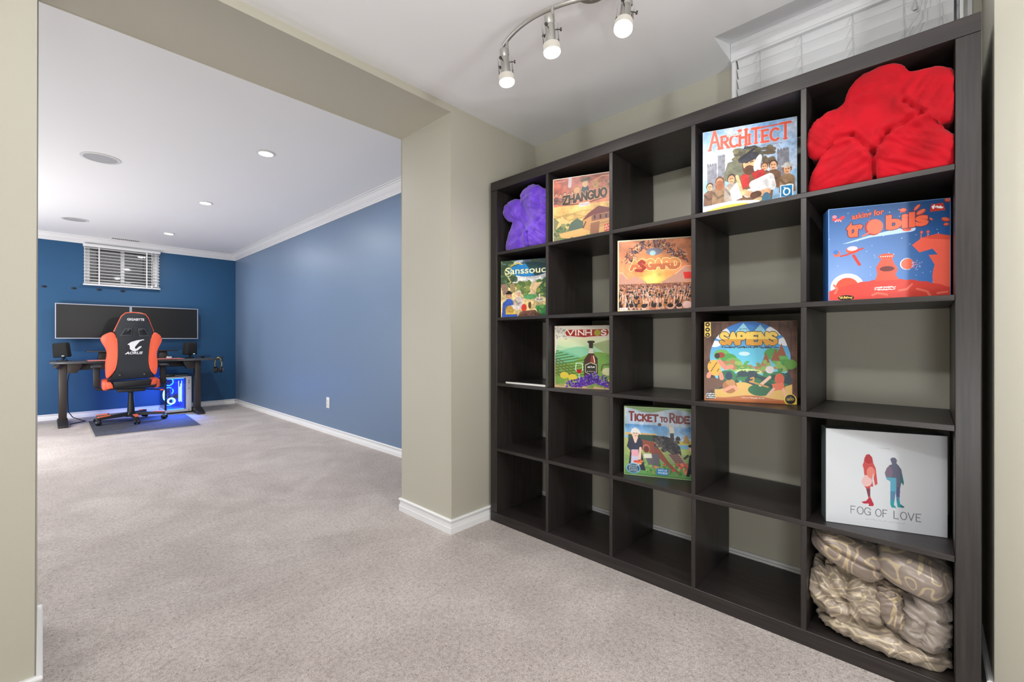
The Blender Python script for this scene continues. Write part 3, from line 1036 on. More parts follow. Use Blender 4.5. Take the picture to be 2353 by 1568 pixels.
def art_wine():
    a = Art((190, 206, 160))
    a.grad(.18, .55, (222, 222, 178), (150, 200, 160))
    for k, (y, am, c) in enumerate(((.32, .05, (168, 206, 160)), (.40, .06, (132, 190, 152)), (.47, .05, (112, 178, 142)))):
        a.put(a.V > y + am * np.sin(a.U * 6 + k * 2.1) + .05 * (a.U - .5), c)
    a.poly([(.62, .3), (1, .2), (1, .5), (.85, .44)], (152, 160, 110), .8)
    a.put((a.V > .52 + .1 * np.sin(a.U * 5 + 1)) & (a.V < 1), (120, 158, 74))
    z = np.sin((a.V * 3 + a.U * .55) * 46 + 3 * a.noise(3, 4))
    a.put((z > .2) & (a.V > .38 + .32 * a.U) & (a.V < .8) & (a.U < .5), (74, 112, 44), .85)
    z = np.sin((a.V - a.U * .7) * 120)
    a.put((z > .1) & (a.V > .5 + .45 * a.U) & (a.V < .82) & (a.U < .34), (96, 100, 58), .8)
    a.put((np.sin((a.V * 2 + .2 * np.sin(a.U * 8)) * 60) > .2) & (a.U > .72) & (a.V > .46) & (a.V < .66), (96, 152, 80), .7)
    a.grad(0, .2, (206, 202, 190), (214, 210, 192))
    a.trees(0, .2, 0, .22, 60, 2, [(150, 148, 138), (226, 222, 212), (170, 168, 156)], .006, .02)
    a.trees(.86, 1, 0, .16, 50, 3, [(120, 116, 96), (206, 202, 190)], .006, .02)
    a.poly([(0, .18), (.06, .22), (.03, .4), (0, .5)], (214, 212, 200))
    a.poly([(.17, .1), (.21, .05), (.88, .05), (.92, .1), (.88, .17), (.6, .19), (.5, .2), (.2, .17), (.19, .14)], (226, 206, 186))
    a.poly([(.185, .11), (.22, .065), (.87, .06), (.9, .11), (.87, .16), (.6, .175), (.5, .185), (.21, .16)], (156, 44, 36))
    a.strokes('VINH S', .225, .075, .86, .15, .018, (244, 232, 220), serif=.012, gap=.22, widths=[1, 1, 1, 1, 2.1, .9])
    a.oval(.715, .115, .052, .05, (160, 152, 56))
    a.line([(.57, .26), (.66, .26)], .03, (52, 44, 42))
    a.poly([(.575, .24), (.65, .24), (.645, .38), (.585, .38)], (60, 50, 46))
    a.poly([(.585, .36), (.645, .36), (.655, .45), (.575, .45)], (206, 196, 180))
    a.poly([(.575, .44), (.655, .44), (.72, .52), (.725, .76), (.5, .8), (.5, .54)], (70, 50, 42))
    a.poly([(.62, .46), (.66, .48), (.68, .6), (.6, .6)], (140, 62, 40))
    a.line([(.655, .48), (.675, .58)], .014, (244, 232, 214))
    a.poly([(.52, .62), (.61, .58), (.705, .61), (.705, .74), (.61, .78), (.52, .74)], (206, 200, 170))
    a.poly([(.53, .63), (.61, .59), (.695, .62), (.695, .735), (.61, .77), (.53, .735)], (54, 54, 46))
    a.scribble(.56, .645, .67, .665, (226, 226, 216), .012, 4)
    a.scribble(.55, .72, .68, .73, (200, 200, 190), .006, 5)
    a.line([(.37, .6), (.36, .7), (.42, .77), (.48, .7), (.47, .6), (.37, .6)], .012, (214, 232, 222))
    a.poly([(.37, .7), (.47, .7), (.45, .75), (.42, .77), (.39, .75)], (166, 28, 30))
    a.line([(.42, .77), (.42, .87)], .01, (214, 226, 226))
    a.line([(.92, .6), (.8, .62), (.78, .7), (.86, .76), (.8, .8)], .02, (96, 92, 60))
    a.oval(.88, .72, .09, .06, (226, 214, 176), .8)
    for x, y in ((.17, .8), (.31, .83), (.95, .88)):
        a.oval(x, y, .075, .055, (214, 190, 70))
    a.oval(.12, .72, .02, .02, (120, 150, 90))
    a.grad(.9, 1, (206, 186, 120), (226, 182, 128), (a.V > .92 + .02 * np.sin(a.U * 12)))
    a.trees(0, .95, .88, .97, 30, 6, [(120, 150, 84), (150, 160, 96)], .02, .05)
    r = np.random.RandomState(5)
    for _ in range(340):
        x = r.normal(.58, .17)
        y = .98 - abs(r.normal(0, .085)) - .08 * max(0, 1 - abs(x - .68) * 4)
        if not (.2 < x < .92 and y > .74 + .6 * abs(x - .68) * .6):
            continue
        a.oval(x, y, .016, .016, [(72, 42, 142), (94, 56, 170), (56, 34, 112), (112, 62, 158)][r.randint(4)])
        if r.rand() > .6:
            a.oval(x - .004, y - .005, .005, .005, (226, 200, 240))
    a.border(.01, (232, 206, 180))
    return a.image('wine_cover')


def art_valley():
    a = Art((96, 66, 54))
    a.mottle(.2, 9, 2)
    a.put(np.sin(a.U * 60 + 6 * a.noise(4, 3)) > .75, (66, 44, 38), .6)
    bowl = a.emask(.5, .46, .43, .46) + .12 * (a.noise(9, 5) - .5)
    sky = bowl < 1
    a.grad(.0, .6, (50, 110, 190), (120, 206, 226), sky)
    for pts in ([(.3, .2), (.44, .02), (.56, .2)], [(.5, .2), (.62, .04), (.74, .22)]):
        a.put(a.pmask(pts) & sky, (150, 206, 226))
    for x, y, rx, ry in ((.2, .15, .09, .08), (.12, .28, .07, .04), (.78, .12, .1, .06), (.88, .25, .08, .05), (.26, .2, .07, .06), (.95, .2, .06, .04)):
        a.put((a.emask(x, y, rx, ry) < 1) & sky, (226, 228, 232))
    a.put((np.abs(a.U - .5) < .26 - .3 * (a.V - .3)) & (a.V > .32) & (a.V < .54) & sky, (96, 196, 220), .7)
    a.oval(.45, .40, .06, .025, (226, 240, 240), .8)
    for i, (x, y) in enumerate(((.2, .42), (.28, .47), (.33, .52), (.75, .4), (.82, .46), (.88, .53))):
        a.put((a.emask(x, y, .09, .07) < 1) & sky, (74, 150, 70) if i % 2 else (104, 170, 80))
    for x, y in ((.68, .47), (.78, .42), (.84, .36)):
        a.poly([(x - .05, y + .06), (x, y - .09), (x + .05, y + .06)], (150, 84, 50))
    a.trees(.22, .9, .5, .64, 60, 7, [(86, 160, 70), (56, 130, 70), (150, 180, 84), (178, 120, 80)], .015, .05)
    a.put(a.emask(.5, .62, .14, .035) < 1, (206, 222, 150))
    a.scribble(.4, .605, .6, .625, (60, 110, 60), .008, 4)
    a.trees(.2, .92, .64, .86, 90, 8, [(34, 96, 66), (52, 124, 72), (24, 72, 58), (40, 60, 74)], .03, .08)
    a.put((a.V > .8 + .05 * np.sin(a.U * 11)) & (a.U > .12) & (a.U < .95), (226, 182, 100))
    a.put((a.V > .93 + .02 * np.sin(a.U * 9)), (190, 108, 60))
    a.oval(.62, .84, .13, .07, (34, 104, 64))
    a.oval(.93, .52, .065, .06, (96, 150, 60))
    a.poly([(0, .7), (.2, .72), (.24, .8), (.1, .86), (0, .86)], (110, 76, 60))
    # cave folk: plain figures in hides
    a.oval(.115, .57, .075, .09, (232, 178, 74))
    a.oval(.13, .63, .07, .05, (232, 178, 74))
    for k in range(9):
        a.oval(.07 + .012 * k, .52 + .02 * ((k * 5) % 6), .008, .008, (110, 70, 40))
    a.line([(.18, .5), (.24, .58), (.31, .56)], .05, (232, 140, 118))
    a.line([(.06, .66), (.05, .69)], .05, (236, 150, 126))
    a.line([(.19, .66), (.2, .71)], .05, (236, 150, 126))
    a.oval(.19, .42, .045, .035, (150, 60, 40))
    a.oval(.15, .43, .03, .035, (50, 40, 40))
    a.oval(.29, .81, .08, .085, (176, 112, 66))
    a.line([(.23, .86), (.33, .8), (.37, .84)], .04, (236, 160, 130))
    a.oval(.30, .76, .05, .04, (196, 140, 84))
    a.oval(.28, .68, .04, .05, (34, 56, 84))
    a.oval(.72, .59, .045, .045, (222, 214, 214))
    a.line([(.72, .68), (.62, .78)], .035, (236, 196, 170))
    a.oval(.82, .7, .05, .07, (214, 96, 70))
    a.poly([(.74, .76), (.86, .74), (.88, .82), (.76, .84)], (226, 112, 76))
    a.line([(.76, .82), (.7, .9)], .03, (236, 180, 150))
    a.line([(.86, .82), (.88, .9)], .03, (236, 180, 150))
    a.line([(.52, .7), (.55, .69), (.55, .73), (.51, .74), (.58, .76), (.7, .8)], .018, (206, 152, 84))
    a.strokes('SAPIENS', .19, .15, .79, .275, .042, (236, 192, 84), (74, 48, 34), 4, gap=.2)
    m = a.strokes('SAPIENS', .19, .15, .79, .275, .038, (240, 204, 96), gap=.2)
    a.put(m & (a.V > .22), (212, 150, 50))
    a.scribble(.4, .085, .58, .105, (70, 110, 140), .006, 5)
    a.scribble(.2, .31, .8, .33, (40, 50, 70), .009, 6)
    a.poly([(0, 0), (.075, 0), (.08, .18), (.04, .2), (0, .18)], (240, 204, 96))
    for y in (.035, .1, .165):
        a.oval(.04, y, .027, .027, (40, 34, 30))
        a.oval(.04, y, .012, .01, (240, 204, 96))
    a.oval(.93, .94, .065, .07, (244, 208, 84))
    a.poly([(.93, .9), (1, .96), (1, 1), (.88, 1)], (244, 208, 84))
    a.oval(.93, .935, .052, .056, (34, 30, 28))
    a.text('iello', .895, .915, .965, .955, (244, 208, 84), rise=.01)
    a.poly([(.02, .9), (.12, .89), (.13, .97), (.02, .98)], (60, 56, 60))
    for k in range(3):
        a.scribble(.025, .9 + .025 * k, .12, .915 + .025 * k, (230, 230, 230), .008, 8 + k)
    a.scribble(.42, .935, .66, .943, (246, 226, 206), .006, 12)
    a.border(.006, (150, 120, 96))
    return a.image('valley_cover')


def art_train():
    a = Art((150, 190, 210))
    a.grad(0, .26, (186, 204, 220), (170, 196, 220))
    a.grad(.26, .46, (84, 142, 196), (150, 190, 220))
    a.grad(.46, 1, (196, 196, 120), (92, 150, 84))
    a.mottle(.12, 8, 3)
    a.put(np.clip((a.noise(4, 6) - .52) * 6, 0, 1) * (a.V < .45), (226, 232, 240), .6)
    a.grad(.0, .05, (120, 160, 90), (140, 176, 110), (a.V < .05 - .03 * np.cos(a.U * 9)))
    a.poly([(.6, .52), (1, .48), (1, .56), (.62, .58)], (120, 176, 200))
    a.poly([(.62, .48), (1, .44), (1, .5), (.66, .52)], (196, 186, 90))
    for x, y, h in ((.84, .46, .11), (.94, .46, .06)):
        a.poly([(x - h * .4, y + .03), (x - h * .15, y - h * .7), (x + h * .15, y - h * .7), (x + h * .5, y + .03)], (170, 132, 76))
        a.line([(x - h * .8, y - h * 1.2), (x + h * .8, y - h * .3)], .008, (130, 110, 96))
        a.line([(x + h * .7, y - h * 1.3), (x - h * .6, y - h * .2)], .008, (150, 130, 116))
    a.poly([(.02, .38), (.45, .38), (.45, .42), (.02, .42)], (216, 176, 104))
    a.poly([(.06, .41), (.44, .4), (.44, .5), (.2, .47), (.06, .5)], (52, 84, 70))
    a.poly([(.16, .46), (.42, .5), (.62, .78), (.76, .92), (.66, .88), (.48, .72), (.26, .6), (.1, .58)], (146, 78, 64))
    a.oval(.31, .6, .05, .06, (196, 120, 96))
    a.oval(.31, .61, .038, .048, (110, 60, 54))
    a.poly([(.4, .4), (.62, .42), (.76, .54), (.78, .66), (.66, .66), (.5, .54), (.4, .48)], (48, 46, 50))
    a.trees(.42, .76, .42, .64, 46, 5, [(34, 34, 38), (66, 66, 72), (90, 86, 88)], .01, .035)
    a.poly([(.63, .36), (.68, .36), (.68, .48), (.63, .48)], (60, 58, 58))
    a.poly([(.6, .24), (.66, .22), (.69, .35), (.63, .36)], (214, 206, 190))
    a.poly([(.6, .66), (.76, .64), (.9, .86), (.74, .86)], (140, 108, 98))
    for k in range(8):
        t = k / 8
        a.line([(.6 + .15 * t, .67 + .19 * t), (.74 + .15 * t, .655 + .19 * t)], .012, (96, 68, 62))
    a.line([(.6, .66), (.76, .87)], .01, (190, 170, 160))
    a.line([(.74, .64), (.9, .86)], .01, (190, 170, 160))
    a.poly([(.28, .68), (.48, .66), (.5, .84), (.36, .88)], (100, 98, 106))
    a.poly([(.27, .68), (.38, .67), (.39, .73), (.28, .74)], (226, 222, 206))
    a.trees(.24, .98, .78, .95, 90, 7, [(92, 152, 74), (60, 124, 64), (206, 84, 70), (228, 130, 96), (150, 180, 90)], .012, .03)
    # woman in a white cap, man in a dark suit: plain figures
    a.poly([(.06, .9), (.09, .62), (.24, .62), (.3, .92)], (50, 50, 66))
    a.poly([(.09, .92), (.11, .62), (.2, .62), (.22, .92)], (206, 200, 222))
    a.poly([(.1, .64), (.2, .63), (.2, .72), (.11, .72)], (232, 168, 180))
    a.poly([(.05, .6), (.07, .47), (.13, .44), (.21, .44), (.26, .5), (.26, .62), (.1, .63)], (52, 56, 76))
    a.poly([(.12, .44), (.2, .44), (.17, .53), (.15, .53)], (240, 206, 184))
    a.line([(.08, .5), (.06, .58), (.09, .62)], .035, (52, 56, 76))
    a.line([(.23, .6), (.22, .75)], .035, (238, 200, 176))
    a.oval(.155, .39, .05, .06, (240, 206, 180))
    a.poly([(.09, .4), (.11, .33), (.16, .305), (.21, .34), (.24, .41), (.2, .38), (.13, .38)], (238, 236, 232))
    a.line([(.135, .39), (.145, .39)], .01, (60, 70, 110))
    a.line([(.17, .39), (.18, .39)], .01, (60, 70, 110))
    a.line([(.15, .425), (.17, .425)], .008, (190, 70, 70))
    a.trees(.14, .26, .78, .83, 14, 6, [(214, 66, 56), (232, 110, 80), (230, 190, 90)], .012, .022)
    a.poly([(.86, .9), (.88, .66), (.94, .6), (1, .62), (1, .95)], (40, 40, 48))
    a.oval(.91, .56, .035, .04, (232, 184, 150))
    a.oval(.91, .52, .045, .022, (44, 40, 40))
    a.line([(.86, .66), (.82, .7)], .03, (60, 60, 56))
    a.line([(.88, .86), (.86, .95)], .04, (34, 36, 46))
    a.grad(.95, 1, (110, 160, 90), (60, 120, 66))
    a.oval(.13, .9, .1, .075, (120, 176, 206))
    a.oval(.13, .9, .085, .062, (38, 78, 116))
    for k in range(5):
        a.scribble(.07, .855 + .02 * k, .19, .862 + .02 * k, (226, 232, 220), .006, 3 + k)
    a.poly([(.45, .87), (.61, .87), (.61, .96), (.45, .96)], (34, 126, 190))
    a.text('DAYS OF', .47, .88, .59, .908, (236, 244, 250), bold=.02)
    a.text('WONDER', .465, .918, .6, .948, (236, 244, 250), bold=.02)
    a.strokes('TICKET', .075, .115, .465, .205, .026, (122, 40, 38), (226, 206, 206), 1, serif=.008, big=1.35, gap=.2)
    a.strokes('TO', .50, .14, .59, .205, .018, (122, 40, 38), (226, 206, 206), 1, serif=.006, gap=.25)
    a.strokes('RIDE', .625, .115, .885, .205, .026, (122, 40, 38), (226, 206, 206), 1, serif=.008, big=1.35, gap=.2)
    a.text('NEDERLAND', .53, .225, .87, .27, (150, 156, 170), (206, 214, 224), 1)
    a.oval(.49, .245, .025, .022, (110, 60, 50))
    a.scribble(.18, .065, .38, .08, (150, 150, 156), .006, 9)
    a.border(.012, (170, 190, 140))
    return a.image('train_cover')


def art_couple():
    a = Art((206, 209, 213))
    w = [(.335, .29), (.35, .25), (.375, .24), (.4, .27), (.41, .33), (.43, .38), (.44, .48), (.445, .54), (.425, .56), (.415, .5), (.41, .43), (.4, .5), (.41, .575), (.385, .575), (.385, .68), (.40, .72), (.415, .755), (.41, .775), (.37, .78), (.375, .755), (.33, .76), (.31, .745), (.35, .73), (.37, .7), (.35, .6), (.315, .55), (.31, .52), (.335, .47), (.33, .4), (.32, .36), (.33, .33)]
    m1 = a.pmask(w)
    a.put(m1, (190, 78, 76))
    a.put(m1 & (a.emask(.35, .52, .05, .06) < 1), (222, 180, 178))
    a.put(m1 & (a.emask(.37, .28, .04, .06) < 1), (168, 56, 62))
    a.put(m1 & (a.emask(.39, .43, .035, .06) < 1), (216, 128, 116))
    a.put(m1 & (a.V > .6) & (a.V < .68), (120, 62, 78))
    a.put(m1 & (a.V > .7), (178, 44, 66))
    m = [(.55, .275), (.565, .255), (.59, .255), (.605, .28), (.6, .31), (.62, .335), (.64, .37), (.65, .44), (.66, .5), (.655, .53), (.64, .5), (.63, .56), (.625, .68), (.63, .72), (.665, .745), (.66, .755), (.61, .755), (.6, .69), (.595, .6), (.585, .69), (.58, .735), (.6, .765), (.56, .765), (.55, .73), (.55, .56), (.55, .5), (.52, .485), (.505, .42), (.52, .37), (.545, .335), (.565, .325)]
    m2 = a.pmask(m)
    a.put(m2, (96, 98, 118))
    a.put(m2 & (a.emask(.53, .41, .04, .07) < 1), (120, 104, 122))
    a.put(m2 & (a.V > .46) & (a.U < .6) & (a.V < .62), (92, 160, 184))
    a.put(m2 & (a.V > .6), (84, 128, 160))
    a.put(m2 & (a.V > .69), (44, 150, 160))
    a.put(m2 & (a.U > .6) & (a.V > .55) & (a.V < .65), (86, 88, 124))
    a.put(m2 & (a.U > .635) & (a.V > .42), (50, 110, 116))
    a.strokes('FOG', .215, .8, .385, .875, .0075, (112, 114, 118), gap=.25)
    a.strokes('OF', .43, .8, .53, .875, .0075, (112, 114, 118), gap=.22)
    a.strokes('LOVE', .575, .8, .8, .875, .0075, (112, 114, 118), gap=.25)
    a.scribble(.35, .91, .67, .922, (170, 172, 176), .004, 5)
    a.scribble(.44, .165, .54, .172, (170, 172, 176), .004, 6)
    a.put((a.U > .985), (205, 207, 210))
    return a.image('couple_cover')


def print_mat(name, img, rough=.35):
    m = bpy.data.materials.new(name)
    m.use_nodes = True
    nt = m.node_tree
    b = nt.nodes['Principled BSDF']
    b.inputs['Roughness'].default_value = rough
    b.inputs['Specular IOR Level'].default_value = .4
    t = nt.nodes.new('ShaderNodeTexImage')
    t.image = img
    t.extension = 'EXTEND'
    uv = nt.nodes.new('ShaderNodeUVMap')
    nt.links.new(uv.outputs[0], t.inputs[0])
    nt.links.new(t.outputs[0], b.inputs['Base Color'])
    return m


# ------------------------------------------------------------------ the room
XW, XB = 2.088, 2.073            # shelf wall, light-blue wall
YN, YT = 1.768, 2.2234           # near and far face of the partition
HC, HS, HF = 2.187, 2.1534, 2.32
YF = 7.894
XL = -2.4                        # hidden left walls
YR = -3.0                        # wall behind the camera
YA, XA = -.129, 1.738            # alcove side

f = MB()
f.box(XL - .1, 2.3, YR - .1, YF + .15, -.05, 0)
struct(f.build('floor', carpet_m, smooth=False))

# front ceiling with a splayed notch rising to the window head
NX, NY0, NY1, NZ = 1.82, -.129, .616, 2.285
c = MB()
for x0, x1, y0, y1 in ((XL, NX, YR, YN), (NX, XW, NY1, YN), (NX, XW, YR, NY0)):
    c.face([(x0, y0, HC), (x1, y0, HC), (x1, y1, HC), (x0, y1, HC)])
c.face([(NX, NY0, HC), (XW + .02, NY0, NZ), (XW + .02, NY1, NZ), (NX, NY1, HC)])
c.face([(NX, NY1, HC), (XW, NY1, HC), (XW, NY1, NZ)])
c.face([(NX, NY0, HC), (XW, NY0, HC), (XW, NY0, NZ)])
struct(c.build('ceiling', ceil_m, smooth=False))
c = MB()
c.box(XL, XB + .1, YT, YF + .1, HF, HF + .05)
struct(c.build('ceiling_far', ceil_m, smooth=False))
c = MB()
c.box(XL - .1, 2.3, YR - .1, YF + .15, 2.45, 2.5)
struct(c.build('ceiling_slab', ceil_m, smooth=False))

# partition with the wide opening
w = MB()
XJ, XP = -.012, 1.4278
w.prism([(XL, 0), (XJ, 0), (XJ, HS), (XP, HS), (XP, 0), (XW, 0), (XW, 2.4), (XL, 2.4)], YN, YT, 'xz', bevel=.003)
struct(w.build('wall_partition', beige))

# shelf wall with the window opening
WY0, WY1, WZ0, WZ1 = -.075, .606, 1.80, 2.275
w = MB()
w.box(XW, XW + .16, YR, WY0, 0, 2.4)
w.box(XW, XW + .16, WY1, YN + .2, 0, 2.4)
w.box(XW, XW + .16, WY0, WY1, 0, WZ0)
w.box(XW, XW + .16, WY0, WY1, WZ1, 2.4)
struct(w.build('wall_right', beige, smooth=False))
w = MB()
w.box(XA, XW + .05, YR, YA, 0, 2.4, bevel=.003)
struct(w.build('wall_alcove', beige))
w = MB()
w.box(XL - .1, 2.2, YR - .1, YR, 0, 2.4)
struct(w.build('wall_back', beige, smooth=False))
w = MB()
w.box(XL - .1, XL, YR, YT, 0, 2.4)
struct(w.build('wall_left', beige, smooth=False))
w = MB()
w.box(XL - .1, XL, YT, YF, 0, 2.4)
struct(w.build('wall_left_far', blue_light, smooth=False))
w = MB()
w.box(XB, XB + .15, YT, YF + .15, 0, 2.4)
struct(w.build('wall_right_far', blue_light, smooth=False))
FX0, FX1, FZ0, FZ1 = .372, 1.118, 1.722, 2.235
w = MB()
w.box(XL, FX0, YF, YF + .16, 0, 2.4)
w.box(FX1, XB, YF, YF + .16, 0, 2.4)
w.box(FX0, FX1, YF, YF + .16, 0, FZ0)
w.box(FX0, FX1, YF, YF + .16, FZ1, 2.4)
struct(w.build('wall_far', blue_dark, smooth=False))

BASE = [(0, 0), (.011, 0), (.011, .030), (.0095, .032), (.0095, .034), (.006, .042), (.006, .056), (.011, .0605), (.013, .065), (.0125, .070), (.009, .073), (0, .073)]
for nm, path in (('baseboard_pillar', [(1.52, YT), (XP, YT), (XP, YN), (XW - .001, YN)]),
                 ('baseboard_left', [(XL, YN), (XJ, YN), (XJ, YT), (XJ - .1, YT)]),
                 ('baseboard_right', [(XW, YN - .013), (XW, YA + .013)]),
                 ('baseboard_alcove', [(XW - .013, YA), (XA + .002, YA)]),
                 ('baseboard_right_far', [(XB, YF - .001), (XB, YT)]),
                 ('baseboard_far', [(XL, YF), (XB - .013, YF)])):
    b = MB()
    b.sweep(path, BASE)
    struct(b.build(nm, white_trim, angle=25))
CROWN = [(0, 2.2307), (.010, 2.2307), (.013, 2.240), (.022, 2.246), (.024, 2.252), (.036, 2.262), (.050, 2.280), (.058, 2.298), (.066, 2.302), (.070, 2.310), (.082, 2.312), (.084, 2.3195), (0, 2.3195)]
b = MB()
b.sweep([(XL, YF), (XB, YF), (XB, YT)], CROWN)
struct(b.build('trim_1', white_trim, angle=20))

# windows


def window(name, ax, a0, a1, z0, z1, d0, mull=True):
    """ax 'x': window in a wall facing -Y; 'y': in a wall facing -X. d0 is the wall face"""
    root = bpy.data.objects.new(name, None)
    link(root)
    root['kind'] = 'structure'
    root.location = ((a0 + a1) / 2, d0, z0) if ax == 'x' else (d0, (a0 + a1) / 2, z0)
    off = root.location[:]

    def bx(m, p0, p1, q0, q1, e0, e1, bev=.003):
        if ax == 'x':
            m.box(p0, p1, e0, e1, q0, q1, bev)
        else:
            m.box(e0, e1, p0, p1, q0, q1, bev)
    fr = MB(off)
    t = .05
    bx(fr, a0, a0 + t, z0, z1, d0 + .055, d0 + .125)
    bx(fr, a1 - t, a1, z0, z1, d0 + .055, d0 + .125)
    bx(fr, a0 + t, a1 - t, z0, z0 + .035, d0 + .055, d0 + .125)
    bx(fr, a0 + t, a1 - t, z1 - .03, z1, d0 + .055, d0 + .125)
    fr.build('window_frame', white_trim, root)
    mid = (a0 + a1) / 2
    if mull:
        mb = MB(off)
        bx(mb, mid - .02, mid + .02, z0 + .035, z1 - .03, d0 + .06, d0 + .115)
        mb.build('mullion', white_trim, root)
        lk = MB(off)
        bx(lk, mid + .025, mid + .085, z0 + .04, z0 + .065, d0 + .05, d0 + .066, .008)
        lk.build('window_latch', white_trim, root)
    for p0, p1 in ((a0 + t, mid - .02), (mid + .02, a1 - t)):
        pn = MB(off)
        bx(pn, p0, p1, z0 + .035, z1 - .03, d0 + .088, d0 + .094, 0)
        pn.build('pane', pane_m, root)
    rv = MB(off)
    bx(rv, a0, a1, z0 - .006, z0 + .001, d0 - .004, d0 + .06, 0)
    bx(rv, a0 - .004, a0 + .004, z0, z1, d0 - .003, d0 + .06, 0)
    bx(rv, a1 - .004, a1 + .004, z0, z1, d0 - .003, d0 + .06, 0)
    rv.build('window_reveal', white_trim, root)
    return root


window('window_1', 'x', FX0, FX1, FZ0, FZ1, YF)
window('window_2', 'y', WY0, WY1, WZ0, WZ1, XW)
w = MB()
w.box(FX0 - .3, FX1 + .3, YF + .5, YF + .55, 1.2, 2.7)
w.box(FX0 - .3, FX1 + .3, YF + .17, YF + .5, 1.2, 1.25)
struct(w.build('wall_window_well', well_brown, smooth=False))

w2 = bpy.data.objects['window_2']
for y0_, y1_ in ((WY1 - .008, WY1 + .008), (WY0 - .010, WY0 - .001)):
    m = MB(w2.location[:])
    m.box(XW - .056, XW + .001, y0_, y1_, WZ0 + .05, 2.262, .002)
    m.box(XW - .008, XW + .001, min(y0_, y1_) - .022, max(y0_, y1_), WZ0 + .06, 2.26, .001)
    m.build('casing', white_trim, w2)

# ------------------------------------------------------------------ blinds
bl = thing('window_blind', 'open white slatted blind on the small high window of the dark blue wall', 'blind', (.744, YF - .03, 1.69))
ofs = bl.location[:]
BX0, BX1 = .354, 1.134
m = MB(ofs)
m.box(BX0, BX1, YF - .062, YF - .004, 2.195, 2.2295, .003)
m.build('headrail', blind_m, bl)
zz = 2.178
slat_me = None
k = 0
while zz > 1.725:
    if slat_me is None:
        m = MB()
        m.box(-.383, .383, -.021, .021, -.0019, .0019)
        so = m.build('slat', blind_m, bl, smooth=False)
        slat_me = so.data
    else:
        so = link(bpy.data.objects.new('slat', slat_me), bl)
    so.location = (0, -.004, zz - 1.69)
    so.rotation_euler = (R(-3), 0, 0)
    zz -= .0405
    k += 1
m = MB(ofs)
m.box(BX0, BX1, YF - .06, YF - .008, 1.698, 1.715, .003)
m.build('bottom_rail', blind_m, bl)
for x in (.505, .985):
    m = MB(ofs)
    m.box(x - .006, x + .006, YF - .062, YF - .0605, 1.705, 2.20)
    m.build('ladder_tape', blind_m, bl, smooth=False)
m = MB(ofs)
m.tube([(1.04, YF - .066, 2.2), (1.04, YF - .066, 1.74)], .003, 6)
m.lathe([(0, 0), (.006, 0), (.01, -.03), (.004, -.035), (0, -.035)], (1.04, YF - .066, 1.745))
m.lathe([(0, 0), (.009, -.005), (.012, -.04), (0, -.045)], (1.085, YF - .068, 1.77))
m.tube([(1.085, YF - .068, 2.2), (1.083, YF - .068, 1.77)], .0025, 6)
m.build('pull_cord', blind_m, bl)

bl = thing('window_blind', 'closed white slatted blind above the black cube shelf', 'blind', (XW - .03, .26, 1.85))
ofs = bl.location[:]
CY0, CY1 = -.075, .597
m = MB(ofs)
VALP = [(XW - .064, 2.262), (XW - .069, 2.256), (XW - .069, 2.250), (XW - .065, 2.247), (XW - .065, 2.238), (XW - .07, 2.234), (XW - .07, 2.226), (XW - .066, 2.222), (XW - .064, 2.195), (XW - .067, 2.190), (XW - .067, 2.181), (XW - .058, 2.179), (XW - .058, 2.262)]
m.prism([(a, b_) for a, b_ in VALP], CY0, .6145, 'xz')
m.build('valance', blind_m, bl, angle=15)
m = MB(ofs)
m.box(XW - .055, XW - .005, CY0 + .004, CY1 - .004, 2.215, 2.255, .002)
m.build('headrail', blind_m, bl)
zz = 2.166
slat_me = None
while zz > 1.885:
    if slat_me is None:
        m = MB()
        n = 6
        prof = [(-.026 + .052 * i / n, .0022 * math.sin(PI * i / n)) for i in range(n + 1)]
        prof += [(a, b_ - .0024) for a, b_ in reversed(prof)]
        m.prism(prof, -(CY1 - CY0) / 2 + .012, (CY1 - CY0) / 2 - .004, 'xz')
        so = m.build('slat', blind_m, bl, angle=30)
        slat_me = so.data
    else:
        so = link(bpy.data.objects.new('slat', slat_me), bl)
    so.location = (-.006, (CY0 + CY1) / 2 - .26, zz - 1.85)
    so.rotation_euler = (0, R(53), 0)
    zz -= .0425
m = MB(ofs)
m.box(XW - .06, XW - .012, CY0 + .01, CY1 - .01, 1.856, 1.872, .003)
m.build('bottom_rail', blind_m, bl)
for y in (.505, .36, .20, .06):
    m = MB(ofs)
    m.tube([(XW - .052, y, 2.19), (XW - .053, y - .002, 2.05), (XW - .052, y, 1.87)], .0012, 5)
    m.build('ladder_cord', cord_m, bl)
m = MB(ofs)
m.tube([(XW - .072, .035, 2.19), (XW - .073, .03, 2.13)], .0012, 5)
m.tube([(XW - .072, .0, 2.19), (XW - .076, .02, 2.08), (XW - .074, .09, 1.99), (XW - .07, .14, 1.9)], .0012, 5)
m.tube([(XW - .072, -.012, 2.19), (XW - .076, .01, 2.06), (XW - .074, .07, 1.98), (XW - .07, .12, 1.9)], .0012, 5)
m.tube([(XW - .072, -.03, 2.19), (XW - .074, -.03, 2.04), (XW - .07, -.02, 1.9)], .0012, 5)
m.lathe([(0, .012), (.003, .01), (.007, -.012), (.006, -.016), (0, -.016)], (XW - .074, .03, 2.115))
m.build('pull_cord', cord_m, bl)

